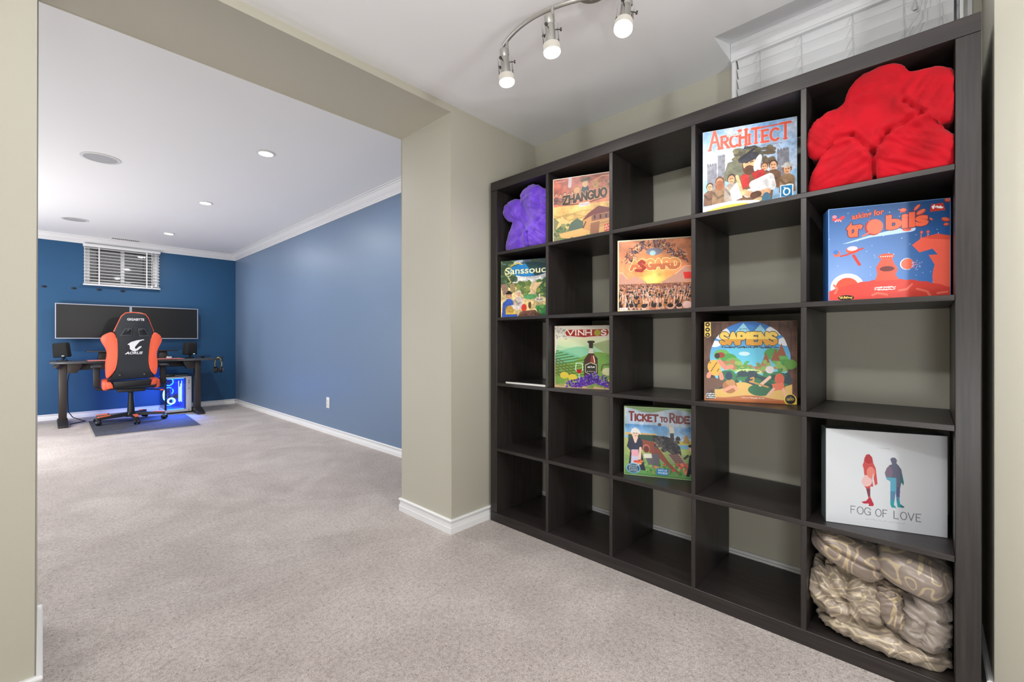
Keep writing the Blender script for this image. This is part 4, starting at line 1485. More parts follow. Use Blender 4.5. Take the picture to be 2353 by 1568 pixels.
# ------------------------------------------------------------------ cube shelf
XS, Y0 = 1.685, -.1035
SH, DP, FO, TD = 1.85, .388, .05, .016
CE = (SH - 2 * FO - 4 * TD) / 5
YL = Y0 + SH
sh = thing('cube_shelf', 'large black-brown five by five cube shelf standing against the beige wall', 'shelf', (XS + DP / 2, Y0 + SH / 2, 0))
ofs = sh.location[:]
m = MB(ofs); m.box(XS, XS + DP, Y0, YL, SH - FO, SH, .0015, 1); m.build('top_panel', wood_h, sh)
m = MB(ofs); m.box(XS, XS + DP, Y0, YL, 0, FO, .0015, 1); m.build('bottom_panel', wood_h, sh)
for y in (Y0, YL - FO):
    m = MB(ofs)
    m.box(XS + .0005, XS + DP, y + .0005, y + FO - .0005, FO + .0008, SH - FO - .0008, .0015, 1)
    m.build('side_panel', wood_v, sh)
ZF = [FO + i * (CE + TD) for i in range(5)]          # floor height of each row from below
YCL = [YL - FO - i * (CE + TD) for i in range(5)]    # left end of each column
for i in range(1, 5):
    m = MB(ofs)
    m.box(XS, XS + DP, Y0 + FO, YL - FO, ZF[i] - TD, ZF[i], .0008, 1)
    m.build('shelf_board', wood_h, sh)
dv = None
for r_ in range(5):
    for i in range(1, 5):
        if dv is None:
            m = MB()
            m.box(-DP / 2 + .0005, DP / 2, 0, TD, .0003, CE - .0003, .0008, 1)
            o = m.build('divider', wood_v, sh)
            dv = o.data
        else:
            o = link(bpy.data.objects.new('divider', dv), sh)
        o.location = (0, YCL[i] - ofs[1], ZF[r_])

# ------------------------------------------------------------------ game boxes


def game_box(art, label, x, y, z, w, h, d, yaw, side=(90, 90, 90), gap=.004):
    """x,y: lower left front corner as seen from the room"""
    img = art()
    pmn = print_mat('print_' + img.name, img)
    sd = pm('side_' + img.name, side, .4)
    root = thing('game_box', label, 'board game', (x, y, z), yaw, 'board game boxes on the cube shelf')
    bm = bmesh.new()
    e = .0012
    vs = [bm.verts.new(p) for p in ((0, 0, 0), (w, 0, 0), (w, d * .9, 0), (0, d * .9, 0), (0, 0, h), (w, 0, h), (w, d * .9, h), (0, d * .9, h))]
    fs = [bm.faces.new([vs[i] for i in q]) for q in ((0, 1, 5, 4), (3, 0, 4, 7), (1, 2, 6, 5), (4, 5, 6, 7), (0, 3, 2, 1))]
    for f_ in fs[1:]:
        f_.material_index = 1
    ed = [e_ for e_ in bm.edges if len(e_.link_faces) == 2]
    bmesh.ops.bevel(bm, geom=ed, offset=e, segments=2, affect='EDGES', profile=.5)
    bmesh.ops.recalc_face_normals(bm, faces=bm.faces[:])
    uv = bm.loops.layers.uv.new('UVMap')
    for f_ in bm.faces:
        for lp in f_.loops:
            lp[uv].uv = (lp.vert.co.x / w, lp.vert.co.z / h)
    me = bpy.data.meshes.new('lid')
    bm.to_mesh(me)
    bm.free()
    me.materials.append(pmn)
    me.materials.append(sd)
    link(bpy.data.objects.new('lid', me), root)
    t = MB()
    t.box(.002, w - .002, d * .55, d, .001, h - .002, .001, 1)
    t.build('tray', sd, root)
    return root


YAW = math.atan2(-.285, .10)


def gb(art, label, row, x, y, w, h, d=.06, yaw=YAW, side=(90, 90, 90)):
    return game_box(art, label, x, y, ZF[row] + .0005, w, h, d, yaw, side)


gb(art_palace, 'orange and tan game box showing a pagoda roofed tower, beside the purple cushion', 4, 1.697, 1.324, .300, .303, .05, math.atan2(-.27, .10), (206, 190, 160))
gb(art_builder, 'game box with crossed-arm builder in a hat under red capital letters', 4, 1.700, .615, .302, .304, .06, YAW, (120, 140, 170))
gb(art_planets, 'blue game box with orange planets and hills on it', 3, 1.700, .228, .296, .290, .07, math.atan2(-.27, .10), (40, 84, 140))
gb(art_garden, 'green garden scene game box with a blue oval title', 3, 1.693, 1.675, .300, .302, .05, YAW, (84, 104, 90))
gb(art_battle, 'orange game box showing a battle crowd below a glowing sun', 3, 1.697, .972, .300, .305, .035, math.atan2(-.27, .13), (150, 130, 100))
gb(art_wine, 'game box with a dark wine bottle, purple grapes and vineyard rows', 2, 1.722, 1.333, .300, .300, .03, math.atan2(-.28, .08), (196, 180, 160))
gb(art_valley, 'game box with yellow block letters over cave folk in a green valley', 2, 1.728, .620, .302, .300, .045, YAW, (120, 92, 74))
gb(art_train, 'game box with a black steam train and a woman in white cap', 1, 1.734, .962, .300, .298, .06, math.atan2(-.26, .115), (120, 150, 110))
gb(art_couple, 'plain white game box with one red and one blue human silhouette', 1, 1.727, .238, .2985, .300, .07, YAW, (120, 132, 136))

bk = thing('book', 'thin dark book with white page edges lying flat on a shelf board', 'book', (1.80, 1.50, ZF[2] + .0005))
ofs = bk.location[:]
m = MB(ofs); m.box(1.688, 1.90, 1.366, 1.634, ZF[2] + .0015, ZF[2] + .0105, .0005, 1); m.build('pages', paper_white, bk)
m = MB(ofs); m.box(1.690, 1.902, 1.365, 1.635, ZF[2] + .0107, ZF[2] + .0122); m.box(1.690, 1.902, 1.365, 1.635, ZF[2] + .0002, ZF[2] + .0013); m.build('cover', book_dark, bk)

# ------------------------------------------------------------------ plush cushions


def remeshed(mb, voxel, name, smooth_it=6):
    me = bpy.data.meshes.new(name + '_raw')
    bmesh.ops.recalc_face_normals(mb.bm, faces=mb.bm.faces[:])
    mb.bm.to_mesh(me)
    mb.bm.free()
    o = bpy.data.objects.new(name + '_raw', me)
    COL.objects.link(o)
    md = o.modifiers.new('r', 'REMESH')
    md.mode = 'VOXEL'
    md.voxel_size = voxel
    sm = o.modifiers.new('s', 'SMOOTH')
    sm.iterations = smooth_it
    sm.factor = .5
    dg = bpy.context.evaluated_depsgraph_get()
    out = bpy.data.meshes.new_from_object(o.evaluated_get(dg))
    bpy.data.objects.remove(o)
    out.name = name
    return out


def wrinkle(me, fn):
    me.update()
    nrm = [v.normal.copy() for v in me.vertices]
    for v, n in zip(me.vertices, nrm):
        v.co += n * fn(v.co, n)
    for p in me.polygons:
        p.use_smooth = True


def chaikin(pts, it=2):
    for _ in range(it):
        out = []
        for a, b in zip(pts, pts[1:] + pts[:1]):
            out += [(a[0] * .75 + b[0] * .25, a[1] * .75 + b[1] * .25), (a[0] * .25 + b[0] * .75, a[1] * .25 + b[1] * .75)]
        pts = out
    return pts


def cushion(label, mat_, loc, outline, x0, x1, creases, limbs, clampy, clampz, seed=0):
    """stuffed figure: an outline in the shelf's front plane, thickened, rounded and creased"""
    mb = MB(loc)
    mb.prism(chaikin(outline, 1), x0, x1, 'yz')
    me = remeshed(mb, .0052, 'cushion_body', 22)
    L = Vector(loc)
    cy, cz = L.y, L.z + .15
    xm = (x0 + x1) / 2

    def fn(p, n):
        q = p + L
        w_ = Vector((q.y, q.z))
        fx = abs(n.x)
        d = .010 * fx
        near = 0
        for p0, p1, dep, wid in creases:
            a, b = Vector(p0), Vector(p1)
            t = max(0, min(1, (w_ - a).dot(b - a) / (b - a).length_squared))
            dist = (w_ - a - (b - a) * t).length
            d -= dep * (.2 + .6 * fx) * math.exp(-(dist / wid) ** 2)
            d += fx * dep * .3 * math.exp(-((dist - wid * 2.6) / (wid * 1.8)) ** 2)
            near = max(near, math.exp(-(dist / .05) ** 2))
        for c_, r_, ang, amp in limbs:
            e = (w_ - Vector(c_)).length / r_
            if e < 1.6:
                k_ = max(0, 1 - (e / 1.6) ** 2)
                al = (w_.x - c_[0]) * math.cos(ang) + (w_.y - c_[1]) * math.sin(ang)
                ac = -(w_.x - c_[0]) * math.sin(ang) + (w_.y - c_[1]) * math.cos(ang)
                f1 = mnoise.noise(Vector((al * 70 + seed, ac * 11, q.x * 6)))
                f2 = mnoise.noise(Vector((al * 130 + seed, ac * 18, q.x * 9 + 7)))
                d += fx * .016 * k_
                d += amp * 2.1 * k_ * ((1 - 2.6 * abs(f1)) + .4 * (1 - 2.6 * abs(f2)))
        d += .0025 * mnoise.noise(q * 22 + Vector((seed, 0, 0)))
        return d
    wrinkle(me, fn)
    for v in me.vertices:
        q = v.co + L
        q.y = max(clampy[0], min(clampy[1], q.y))
        q.z = max(clampz[0], min(clampz[1], q.z))
        v.co = q - L
    me.materials.append(mat_)
    root = thing('plush_cushion', label, 'cushion', loc, 0, 'plush figure cushions on the top row')
    link(bpy.data.objects.new('cushion_body', me), root)
    return root


z0 = ZF[4]
red = cushion('large red velvet figure-shaped cushion filling the top right cubby', red_velvet, (1.775, .115, z0),
              [(.186, 1.716), (.184, 1.740), (.168, 1.766), (.130, 1.787), (.085, 1.793), (.058, 1.784), (.046, 1.768), (.040, 1.756), (.010, 1.754), (-.028, 1.744), (-.056, 1.710), (-.060, 1.655), (-.060, 1.605), (-.040, 1.586), (-.010, 1.600), (.014, 1.628),
               (.006, 1.612), (-.020, 1.582), (-.044, 1.545), (-.060, 1.510), (-.060, 1.454), (.02, 1.454), (.100, 1.456), (.112, 1.475), (.1135, 1.525), (.1165, 1.525), (.118, 1.475), (.13, 1.456), (.22, 1.454), (.280, 1.456), (.284, 1.490), (.262, 1.535), (.238, 1.570), (.212, 1.598), (.200, 1.622),
               (.222, 1.604), (.246, 1.572), (.272, 1.570), (.288, 1.600), (.284, 1.640), (.256, 1.686), (.222, 1.710)],
              1.712, 1.840,
              [((.205, 1.615), (.165, 1.612), .012, .006), ((.165, 1.612), (.118, 1.545), .015, .006), ((.117, 1.545), (.116, 1.470), .024, .007),
               ((.118, 1.545), (.085, 1.595), .016, .007), ((.085, 1.595), (.012, 1.622), .013, .006), ((.056, 1.712), (.048, 1.670), .008, .006), ((.048, 1.670), (.010, 1.622), .013, .005),
               ((.186, 1.705), (.202, 1.625), .005, .004), ((.165, 1.728), (.062, 1.742), .005, .005)],
              [((.020, 1.545), .070, 2.2, .0040), ((-.008, 1.668), .055, .45, .0034), ((.185, 1.535), .060, 1.1, .0026), ((.240, 1.645), .045, 2.5, .0026), ((.115, 1.760), .045, 1.7, .0015), ((.12, 1.66), .06, 1.3, .0006)],
              (-.0525, .2827), (z0 + .001, 1.7975), 0)
m = MB(red.location[:])
m.box(1.735, 1.765, .2768, .2776, z0 + .012, z0 + .035)
m.build('care_tag', tag_white, red, smooth=False)
cushion('purple velvet figure-shaped cushion in the top left cubby', purple_velvet, (1.80, 1.51, z0),
        [(1.566, 1.728), (1.566, 1.752), (1.546, 1.774), (1.500, 1.782), (1.458, 1.776), (1.442, 1.752), (1.40, 1.742), (1.366, 1.720), (1.354, 1.66), (1.372, 1.632), (1.402, 1.642),
         (1.388, 1.58), (1.366, 1.52), (1.358, 1.456), (1.47, 1.454), (1.498, 1.464), (1.506, 1.525), (1.510, 1.525), (1.516, 1.468), (1.54, 1.454), (1.684, 1.456), (1.676, 1.506), (1.646, 1.572), (1.620, 1.640),
         (1.642, 1.634), (1.676, 1.652), (1.692, 1.688), (1.680, 1.716), (1.640, 1.736), (1.60, 1.740)],
        1.745, 1.865,
        [((1.625, 1.64), (1.57, 1.62), .005, .006), ((1.57, 1.62), (1.508, 1.541), .011, .006), ((1.508, 1.541), (1.506, 1.465), .022, .006), ((1.508, 1.541), (1.41, 1.62), .013, .006),
         ((1.572, 1.735), (1.590, 1.66), .007, .005), ((1.445, 1.745), (1.42, 1.66), .008, .006), ((1.56, 1.735), (1.45, 1.74), .005, .006)],
        [((1.43, 1.70), .07, 2.0, .004), ((1.46, 1.54), .06, 2.2, .003), ((1.60, 1.53), .06, 1.0, .002), ((1.64, 1.69), .05, 2.6, .0022), ((1.50, 1.75), .05, 1.3, .002)],
        (1.361, 1.6955), (z0 + .001, 1.7975), 4.0)

# ------------------------------------------------------------------ satin bedding in the lower right cubby


def cloth_roll(name, label, mat_, c, half, tilt, sq=2.6, folds=.012, fs=16, seed=0, ridge=None, along=.35, mouth=0.0):
    """a soft folded bundle running into the cubby; half = (depth, width, height), tilt turns it in the front plane"""
    bm = bmesh.new()
    bmesh.ops.create_cube(bm, size=2)
    bmesh.ops.subdivide_edges(bm, edges=bm.edges[:], cuts=46, use_grid_fill=True)
    ca, sa = math.cos(tilt), math.sin(tilt)
    zc = ZF[0]
    sd = Vector((seed, seed * 2, seed * .5))
    for v in bm.verts:
        p = v.co
        n_ = (abs(p.x) ** 3.2 + abs(p.y) ** sq + abs(p.z) ** sq) ** (1 / sq if abs(p.x) < .2 else 1 / (sq * .5 + 1.6))
        p = p / n_
        q = Vector((p.x * half[0], p.y * half[1], p.z * half[2]))
        nn = Vector((p.x / half[0], p.y / half[1], p.z / half[2])).normalized()
        s_ = Vector((q.x * .8, q.y * along, q.z))
        w_ = mnoise.noise_vector(q * fs * .45 + sd)
        a = mnoise.noise((s_ + w_ * .022) * fs * 1.7 + sd)
        b_ = mnoise.noise((s_ + w_ * .03) * fs * 4.2 + sd)
        g_ = mnoise.noise((q + w_ * .02) * fs * .7 + sd)
        d = folds * ((1 - 3.0 * abs(a)) + .42 * (1 - 2.6 * abs(b_)) + .8 * g_)
        if ridge:
            for (yy, zz_, ang, dep, wid) in ridge:
                t = (q.y - yy) * math.sin(ang) - (q.z - zz_) * math.cos(ang)
                d -= dep * math.exp(-(t / wid) ** 2)
        if mouth and p.x < -.5:
            e = math.hypot(q.y / half[1], (q.z + half[2] * .1) / half[2])
            d -= mouth * math.exp(-(e / .42) ** 2) * (1 + .6 * b_)
        q += nn * d
        y, z = q.y * ca - q.z * sa, q.y * sa + q.z * ca
        v.co = Vector((q.x, y, z))
        g = v.co + Vector(c)
        g.x = max(XS + .004, min(XS + DP - .01, g.x))
        g.y = max(Y0 + FO + .0015, min(YCL[4] - .0015, g.y))
        g.z = max(zc + .001, min(ZF[1] - TD - .001, g.z))
        v.co = g - Vector(c)
    for f_ in bm.faces:
        f_.smooth = True
    me = bpy.data.meshes.new(name)
    bm.to_mesh(me)
    bm.free()
    me.materials.append(mat_)
    o = link(bpy.data.objects.new(name, me))
    o.location = c
    return tag(o, label, 'bedding', 'satin bedding in the bottom right cubby')


cloth_roll('satin_sheet', 'flat crumpled satin sheet lying lowest under the other bedding', satin_c, (1.85, .105, .078), (.152, .165, .030), R(3), 2.2, .009, 24, 1.5)
cloth_roll('crumpled_duvet_cover', 'loosely crumpled pale satin cover at the lower left of the bedding pile', satin_c, (1.845, .192, .172), (.150, .098, .078), R(20), 2.4, .014, 18, 8.2, along=.5, ridge=[(.02, .02, .5, .02, .008), (-.03, -.02, 1.1, .018, .007)], mouth=.02)
cloth_roll('rolled_pillowcase', 'narrow satin roll squeezed in the middle of the bedding pile', satin_a, (1.855, .078, .180), (.140, .042, .072), R(-16), 2.5, .006, 24, 3.3)
cloth_roll('plain_pillow_sham', 'shiny folded satin bundle with open mouth at the lower right of the pile', satin_p, (1.85, .004, .165), (.150, .060, .082), R(8), 2.6, .007, 22, 5.1, mouth=.05, ridge=[(0, .045, .25, .014, .006)])
cloth_roll('folded_duvet', 'folded scroll-patterned satin duvet at the upper left of the bedding pile', satin_a, (1.845, .184, .312), (.152, .106, .052), R(24), 3.0, .0028, 15, 12.0, ridge=[(0, .010, -.06, .016, .004)])
cloth_roll('folded_bedspread', 'folded scroll-patterned satin bedspread at the upper right of the bedding pile', satin_b, (1.845, .030, .302), (.152, .092, .056), R(20), 3.0, .003, 14, 20.0)

# ------------------------------------------------------------------ track light
tl = thing('track_light', 'curved brushed nickel track light with four spot heads on the front ceiling', 'ceiling light', (1.24, .815, HC))
ofs = tl.location[:]


def bez(p0, p1, p2, p3, n=14):
    return [tuple((1 - t) ** 3 * a + 3 * (1 - t) ** 2 * t * b + 3 * (1 - t) * t * t * c_ + t ** 3 * d for a, b, c_, d in zip(p0, p1, p2, p3)) for t in [i / n for i in range(n + 1)]]


ZB = 2.128
half = bez((1.222, 1.195, ZB), (1.168, 1.06, ZB), (1.180, .95, ZB), (1.245, .82, ZB))
other = [(2 * 1.245 - x, 2 * .82 - y, z) for x, y, z in reversed(half)][1:]
m = MB(ofs)
m.tube(half + other, .0075, 12)
m.build('curved_bar', nickel, tl)
m = MB(ofs)
m.lathe([(0, 0), (.062, 0), (.062, -.012), (.056, -.022), (.03, -.028), (0, -.028)], (1.27, .825, HC - .0003), n=32)
m.tube([(1.27, .825, HC - .02), (1.258, .82, ZB + .004)], .009, 10)
m.build('canopy', nickel, tl)


def head(px, py, ax, zt):
    """px,py: where the stem leaves the bar"""
    ax = Vector(ax).normalized()
    root = MB(ofs)
    root.tube([(px, py, ZB - .004), (px + .002, py - .003, zt - .012)], .0055, 10)
    root.build('stem', nickel, tl)
    u = ax.orthogonal().normalized()
    w_ = ax.cross(u)
    p0 = Vector((px - .012, py + .004, zt + .004))
    b_ = MB(ofs)
    b_.lathe([(0, 0), (.0155, 0), (.0165, .002), (.0165, .028), (.0158, .029), (.0158, .031), (.0165, .032), (.0165, .094), (0, .094)], p0, ax, 24)
    hb = b_.build('lamp_body', nickel, tl)
    g = MB(ofs)
    g.lathe([(.0275, .034), (.0275, .093)], p0, ax, 28)
    g.lathe([(.0269, .034), (.0278, .0345), (.0278, .033), (.0269, .034)], p0, ax, 28)
    gl = g.build('clear_glass', clear_m, tl)
    s_ = MB(ofs)
    s_.lathe([(.017, .093), (.0278, .0945), (.0288, .098), (.0288, .118)], p0, ax, 28)
    s_.build('frosted_shade', frost, tl)
    s2 = MB(ofs)
    s2.lathe([(.0287, .1175), (.0287, .124), (.025, .129), (0, .131)], p0, ax, 28)
    s2.build('diffuser', frost_hot, tl)
    for k_ in range(3):
        a = 2 * PI * k_ / 3 + .5
        d_ = u * math.cos(a) + w_ * math.sin(a)
        q = p0 + ax * .047
        sc = MB(ofs)
        sc.cyl(q + d_ * .015, q + d_ * .036, .0018, n=8)
        sc.cyl(q + d_ * .034, q + d_ * .039, .0055, n=12)
        sc.build('thumbscrew', dark_metal, tl)
    e = p0 + ax * .165
    lp = lamp('spot_bulb', 'SPOT', e - Vector(ofs), 6, WARM, .03, parent=tl, spot=R(165), blend=.7)
    lp.rotation_euler = ax.to_track_quat('-Z', 'Y').to_euler()


head(1.211, 1.166, (.10, -.04, -1), 2.085)
head(1.188, .930, (.10, -.03, -1), 2.083)
head(1.300, .700, (-.30, -.05, -1), 2.080)
head(1.280, .452, (-.02, .0, -1), 2.108)

# ------------------------------------------------------------------ blue room: ceiling fittings
dl0 = None
for i, (x, y, lb) in enumerate(((1.09, 3.43, 'round glowing recessed downlight nearest the beam'), (1.081, 5.09, 'round glowing recessed downlight, second of the row'), (1.08, 6.885, 'round glowing recessed downlight nearest the dark blue wall'))):
    if dl0 is None:
        d = thing('downlight', lb, 'ceiling light', (x, y, HF), 0, 'recessed downlights in the blue room')
        m = MB()
        m.lathe([(.044, -.001), (.058, 0), (.060, -.004), (.046, -.008), (.044, -.001)], (0, 0, 0), n=32)
        m.build('trim_ring', white_plastic, d)
        m = MB()
        m.lathe([(0, -.004), (.0445, -.0035)], (0, 0, 0), n=32)
        m.build('lens', emit_disc, d)
        dl0 = d
    else:
        d = dup(dl0, (x, y, HF), 0, lb)
    lamp('downlight_bulb', 'AREA', (x, y, HF - .012), 10.5, HALL, .085)
for y in (3.43, 5.09, 6.885):
    lamp('downlight_bulb', 'AREA', (-1.0, y, HF - .012), 7, HALL, .085)  # added row over the unseen left half, lamps without fittings
sp0 = None
for x, y, lb in ((.292, 4.40, 'round grey ceiling speaker nearer the beam'), (.244, 6.83, 'round grey ceiling speaker nearer the far window')):
    if sp0 is None:
        d = thing('ceiling_speaker', lb, 'speaker', (x, y, HF), 0, 'ceiling speakers')
        m = MB(); m.lathe([(.094, -.001), (.112, 0), (.113, -.004), (.094, -.006), (.094, -.001)], (0, 0, 0), n=40); m.build('rim', white_plastic, d)
        m = MB(); m.lathe([(0, -.0048), (.0945, -.004)], (0, 0, 0), n=40); m.build('grille', speaker_grille, d)
        sp0 = d
    else:
        dup(sp0, (x, y, HF), 0, lb)
v = thing('air_vent', 'small white slotted air vent in the ceiling above the far window', 'vent', (.755, 7.72, HF))
m = MB()
for q in ((-.15, .15, -.055, -.042), (-.15, .15, .042, .055), (-.15, -.137, -.042, .042), (.137, .15, -.042, .042)):
    m.box(q[0], q[1], q[2], q[3], -.006, -.0003, .0015, 1)
m.build('vent_frame', white_plastic, v)
m = MB(); m.box(-.137, .137, -.042, .042, -.0015, -.0004); m.build('vent_opening', cell_black, v, smooth=False)
vs_ = None
for i in range(14):
    if vs_ is None:
        m = MB(); m.box(-.0022, .0022, -.042, .042, -.006, -.0016); o = m.build('vent_slat', white_plastic, v, smooth=False); vs_ = o.data
    else:
        o = link(bpy.data.objects.new('vent_slat', vs_), v)
    o.location = (-.128 + i * .0197, 0, 0)
    o.rotation_euler = (0, R(25), 0)

# ------------------------------------------------------------------ wall fittings
ol = thing('wall_outlet', 'white rectangular wall plate low on the light blue wall', 'outlet', (XB, 4.62, .27))
m = MB(); m.box(-.006, -.0003, -.036, .036, 0, .115, .0025); m.build('cover_plate', white_plastic, ol)
for z in (.025, .066):
    m = MB(); m.box(-.0085, -.005, -.017, .017, z, z + .028, .003); q = m.build('socket', white_plastic, ol)
    for y in (-.007, .007):
        m = MB(); m.box(-.0089, -.0084, y - .0015, y + .0015, z + .008, z + .019); m.build('slot', cell_black, q, smooth=False)
m = MB(); m.cyl((-.0072, 0, .0575), (-.0058, 0, .0575), .003, n=10); m.build('screw', dark_metal, ol)
hk0 = None
for x, lb in ((.013, 'small black wall hook farthest from the window'), (.274, 'small black wall hook, second from the left below the window'), (.510, 'small black wall hook under the left pane of the far window'), (.741, 'small black wall hook under the middle of the far window')):
    if hk0 is None:
        d = thing('wall_hook', lb, 'hook', (x, YF, 1.65), 0, 'black wall hooks')
        m = MB()
        m.lathe([(0, .008), (.016, .007), (.026, .003), (.0275, .0003), (0, .0003)], (0, 0, 0), (0, -1, 0), 24)
        for v_ in m.bm.verts:
            v_.co.z *= .45
        m.build('hook_plate', black_plastic, d)
        m = MB(); m.tube([(0, -.006, 0), (0, -.022, -.002), (0, -.026, .006)], .004, 8); m.build('peg', black_plastic, d)
        hk0 = d
    else:
        dup(hk0, (x, YF, 1.65), 0, lb)

# ------------------------------------------------------------------ monitors
for x0, x1, lb in ((.104, .811, 'left of two wide black screens mounted on the dark blue wall'), (.813, 1.563, 'right of two wide black screens mounted on the dark blue wall')):
    d = thing('monitor', lb, 'monitor', ((x0 + x1) / 2, YF - .1, 1.0), 0, 'wall mounted monitors')
    ofs = d.location[:]
    m = MB(ofs); m.box(x0, x1, YF - .105, YF - .075, 1.008, 1.448, .004); m.build('monitor_case', black_plastic, d)
    m = MB(ofs)
    for q in ((x0, x0 + .011, 1.008, 1.448), (x1 - .011, x1, 1.008, 1.448), (x0 + .011, x1 - .011, 1.008, 1.020), (x0 + .011, x1 - .011, 1.437, 1.448)):
        m.box(q[0], q[1], YF - .109, YF - .1045, q[2], q[3], .001, 1)
    m.build('bezel', silver_bezel, d)
    m = MB(ofs); m.box(x0 + .0105, x1 - .0105, YF - .107, YF - .105, 1.0195, 1.4375); m.build('screen', screen_m, d, smooth=False)
    m = MB(ofs)
    m.box((x0 + x1) / 2 - .05, (x0 + x1) / 2 + .05, YF - .075, YF - .06, 1.18, 1.28, .002)
    m.box((x0 + x1) / 2 - .03, (x0 + x1) / 2 + .03, YF - .06, YF - .0005, 1.2, 1.26, .002)
    m.build('wall_bracket', black_m, d)

# ------------------------------------------------------------------ desk
dk = thing('gaming_desk', 'black gaming desk on two column legs below the wall screens', 'desk', (.85, 7.5, 0))
ofs = dk.location[:]
DZ = .715
m = MB(ofs)
m.prism([(.055, 7.20), (.10, 7.16), (.36, 7.145), (.48, 7.20), (1.20, 7.20), (1.32, 7.145), (1.62, 7.16), (1.665, 7.20), (1.665, 7.76), (.055, 7.76)], DZ, DZ + .025, 'xy', bevel=.004)
m.build('desktop', desk_top_m, dk)
for x in (.160, 1.455):
    s_ = 1 if x < 1 else -1
    m = MB(ofs); m.box(x - .034, x + .034, 7.25, 7.36, .07, DZ - .004, .006); m.build('leg', brown_black, dk)
    m = MB(ofs); m.prism([(7.055, .0), (7.055, .028), (7.20, .062), (7.24, .075), (7.38, .075), (7.66, .03), (7.66, 0)], x - .042, x + .042, 'yz', bevel=.004); m.build('foot', black_m, dk)
    m = MB(ofs); m.prism([(x + s_ * .034, DZ - .11), (x + s_ * .12, DZ - .11), (x + s_ * .16, DZ - .03), (x + s_ * .16, DZ - .003), (x + s_ * .034, DZ - .003)], 7.26, 7.35, 'xz', bevel=.003); m.build('leg_bracket', brown_black, dk)
m = MB(ofs); m.box(.19, 1.43, 7.42, 7.46, DZ - .085, DZ - .003, .003); m.build('crossbeam', black_m, dk)
m = MB(ofs); m.cyl((.10, 7.20, DZ - .045), (.13, 7.20, DZ - .003), .03, .022, 18); m.build('cup_holder_clamp', brown_black, dk)
m = MB(ofs); m.tube([(1.665, 7.35, DZ + .01), (1.73, 7.35, DZ + .008), (1.76, 7.35, DZ + .012), (1.765, 7.35, DZ + .04)], .008, 10); m.cyl((1.755, 7.35, DZ - .03), (1.755, 7.35, DZ + .045), .012, n=12); m.build('headphone_hook', black_m, dk)

mt = MB(); mt.box(-.46, .46, -.16, .16, 0, .006, .002)
tag(mt.build('desk_pad', salmon, loc=(.83, 7.335, DZ + .0255)), 'long salmon pink desk pad lying on the black desk', 'desk pad')

rs = thing('monitor_riser', 'black shelf riser on two posts at the back of the desk', 'riser', (.83, 7.64, DZ + .0255))
m = MB(); m.box(-.46, .46, -.09, .09, .1, .115, .003); m.build('riser_top', black_m, rs)
for x in (-.30, .30):
    m = MB(); m.box(x - .055, x + .055, -.06, .06, 0, .1, .003, taper=.75); m.build('post', brown_black, rs)

# two desk speakers


def desk_speaker(x, y, rz, label, tilt):
    d = thing('desk_speaker', label, 'speaker', (x, y, DZ + .0255), rz, 'desk speakers')
    m = MB()
    m.box(-.068, .068, -.065, .065, .045, .218, .016, 3, taper=.92)
    cb = m.build('speaker_cabinet', speaker_cloth, d)
    cb.rotation_euler = (0, R(tilt), 0)
    m = MB(); m.tube([(-.05, -.02, .0065), (.05, -.02, .0065), (.0, .02, .05)], .006, 8); m.box(-.035, .035, -.03, .04, 0, .008, .002); m.tube([(0, 0, .006), (0, 0, .06)], .012, 10); m.build('speaker_stand', black_plastic, d)
    m = MB(); m.box(.012, .034, -.0668, -.0645, .058, .063); lg = m.build('badge', led_white, d, smooth=False)
    lg.rotation_euler = (0, R(tilt), 0)
    return d


desk_speaker(.168, 7.50, R(-18), 'black desk speaker leaning at the left end of the desk', -5)
desk_speaker(1.405, 7.50, R(16), 'black desk speaker at the right end of the desk', 3)

g = thing('game_controller', 'small white gadget standing on the desk right of the chair', 'gadget', (1.165, 7.42, DZ + .0325))
g.location.z = DZ + .032
m = MB(); m.box(-.03, .03, -.015, .015, 0, .022, .008); m.build('gadget_body', white_plastic, g)
m = MB(); m.ball((.022, 0, .027), .009, 12, 8); m.ball((-.018, 0, .026), .008, 12, 8); m.build('gadget_knob', dark_metal, g)
tr = MB(); tr.box(-.08, .08, -.05, .05, .018, .026, .003); tr.box(-.015, .015, -.02, .02, 0, .018, .003)
tag(tr.build('phone_stand', black_plastic, loc=(1.56, 7.5, DZ + .0255)), 'low flat black stand at the right desk end behind the speaker', 'stand')

hp = thing('headphones', 'gold and black headphones hanging from the hook at the right desk edge', 'headphones', (1.715, 7.35, DZ - .163))
m = MB()
m.tube([(-.03, .0, .03), (-.045, 0, .10), (-.035, 0, .165), (0, 0, .195), (.03, 0, .165), (.045, 0, .10), (.03, 0, .03)], [.006, .008, .01, .011, .01, .008, .006], 10)
m.build('headband', gold_m, hp)
for s_ in (-1, 1):
    m = MB(); m.lathe([(0, .03), (.03, .028), (.042, .016), (.044, 0), (.038, -.012), (0, -.014)], (s_ * .026, 0, .02), (s_, -.35, 0), 22); m.build('ear_cup', black_plastic, hp)
    m = MB(); m.lathe([(.012, .032), (.024, .0312), (.024, .0285), (.012, .0285)], (s_ * .026, 0, .02), (s_, -.35, 0), 22); m.build('ear_ring', gold_m, hp)

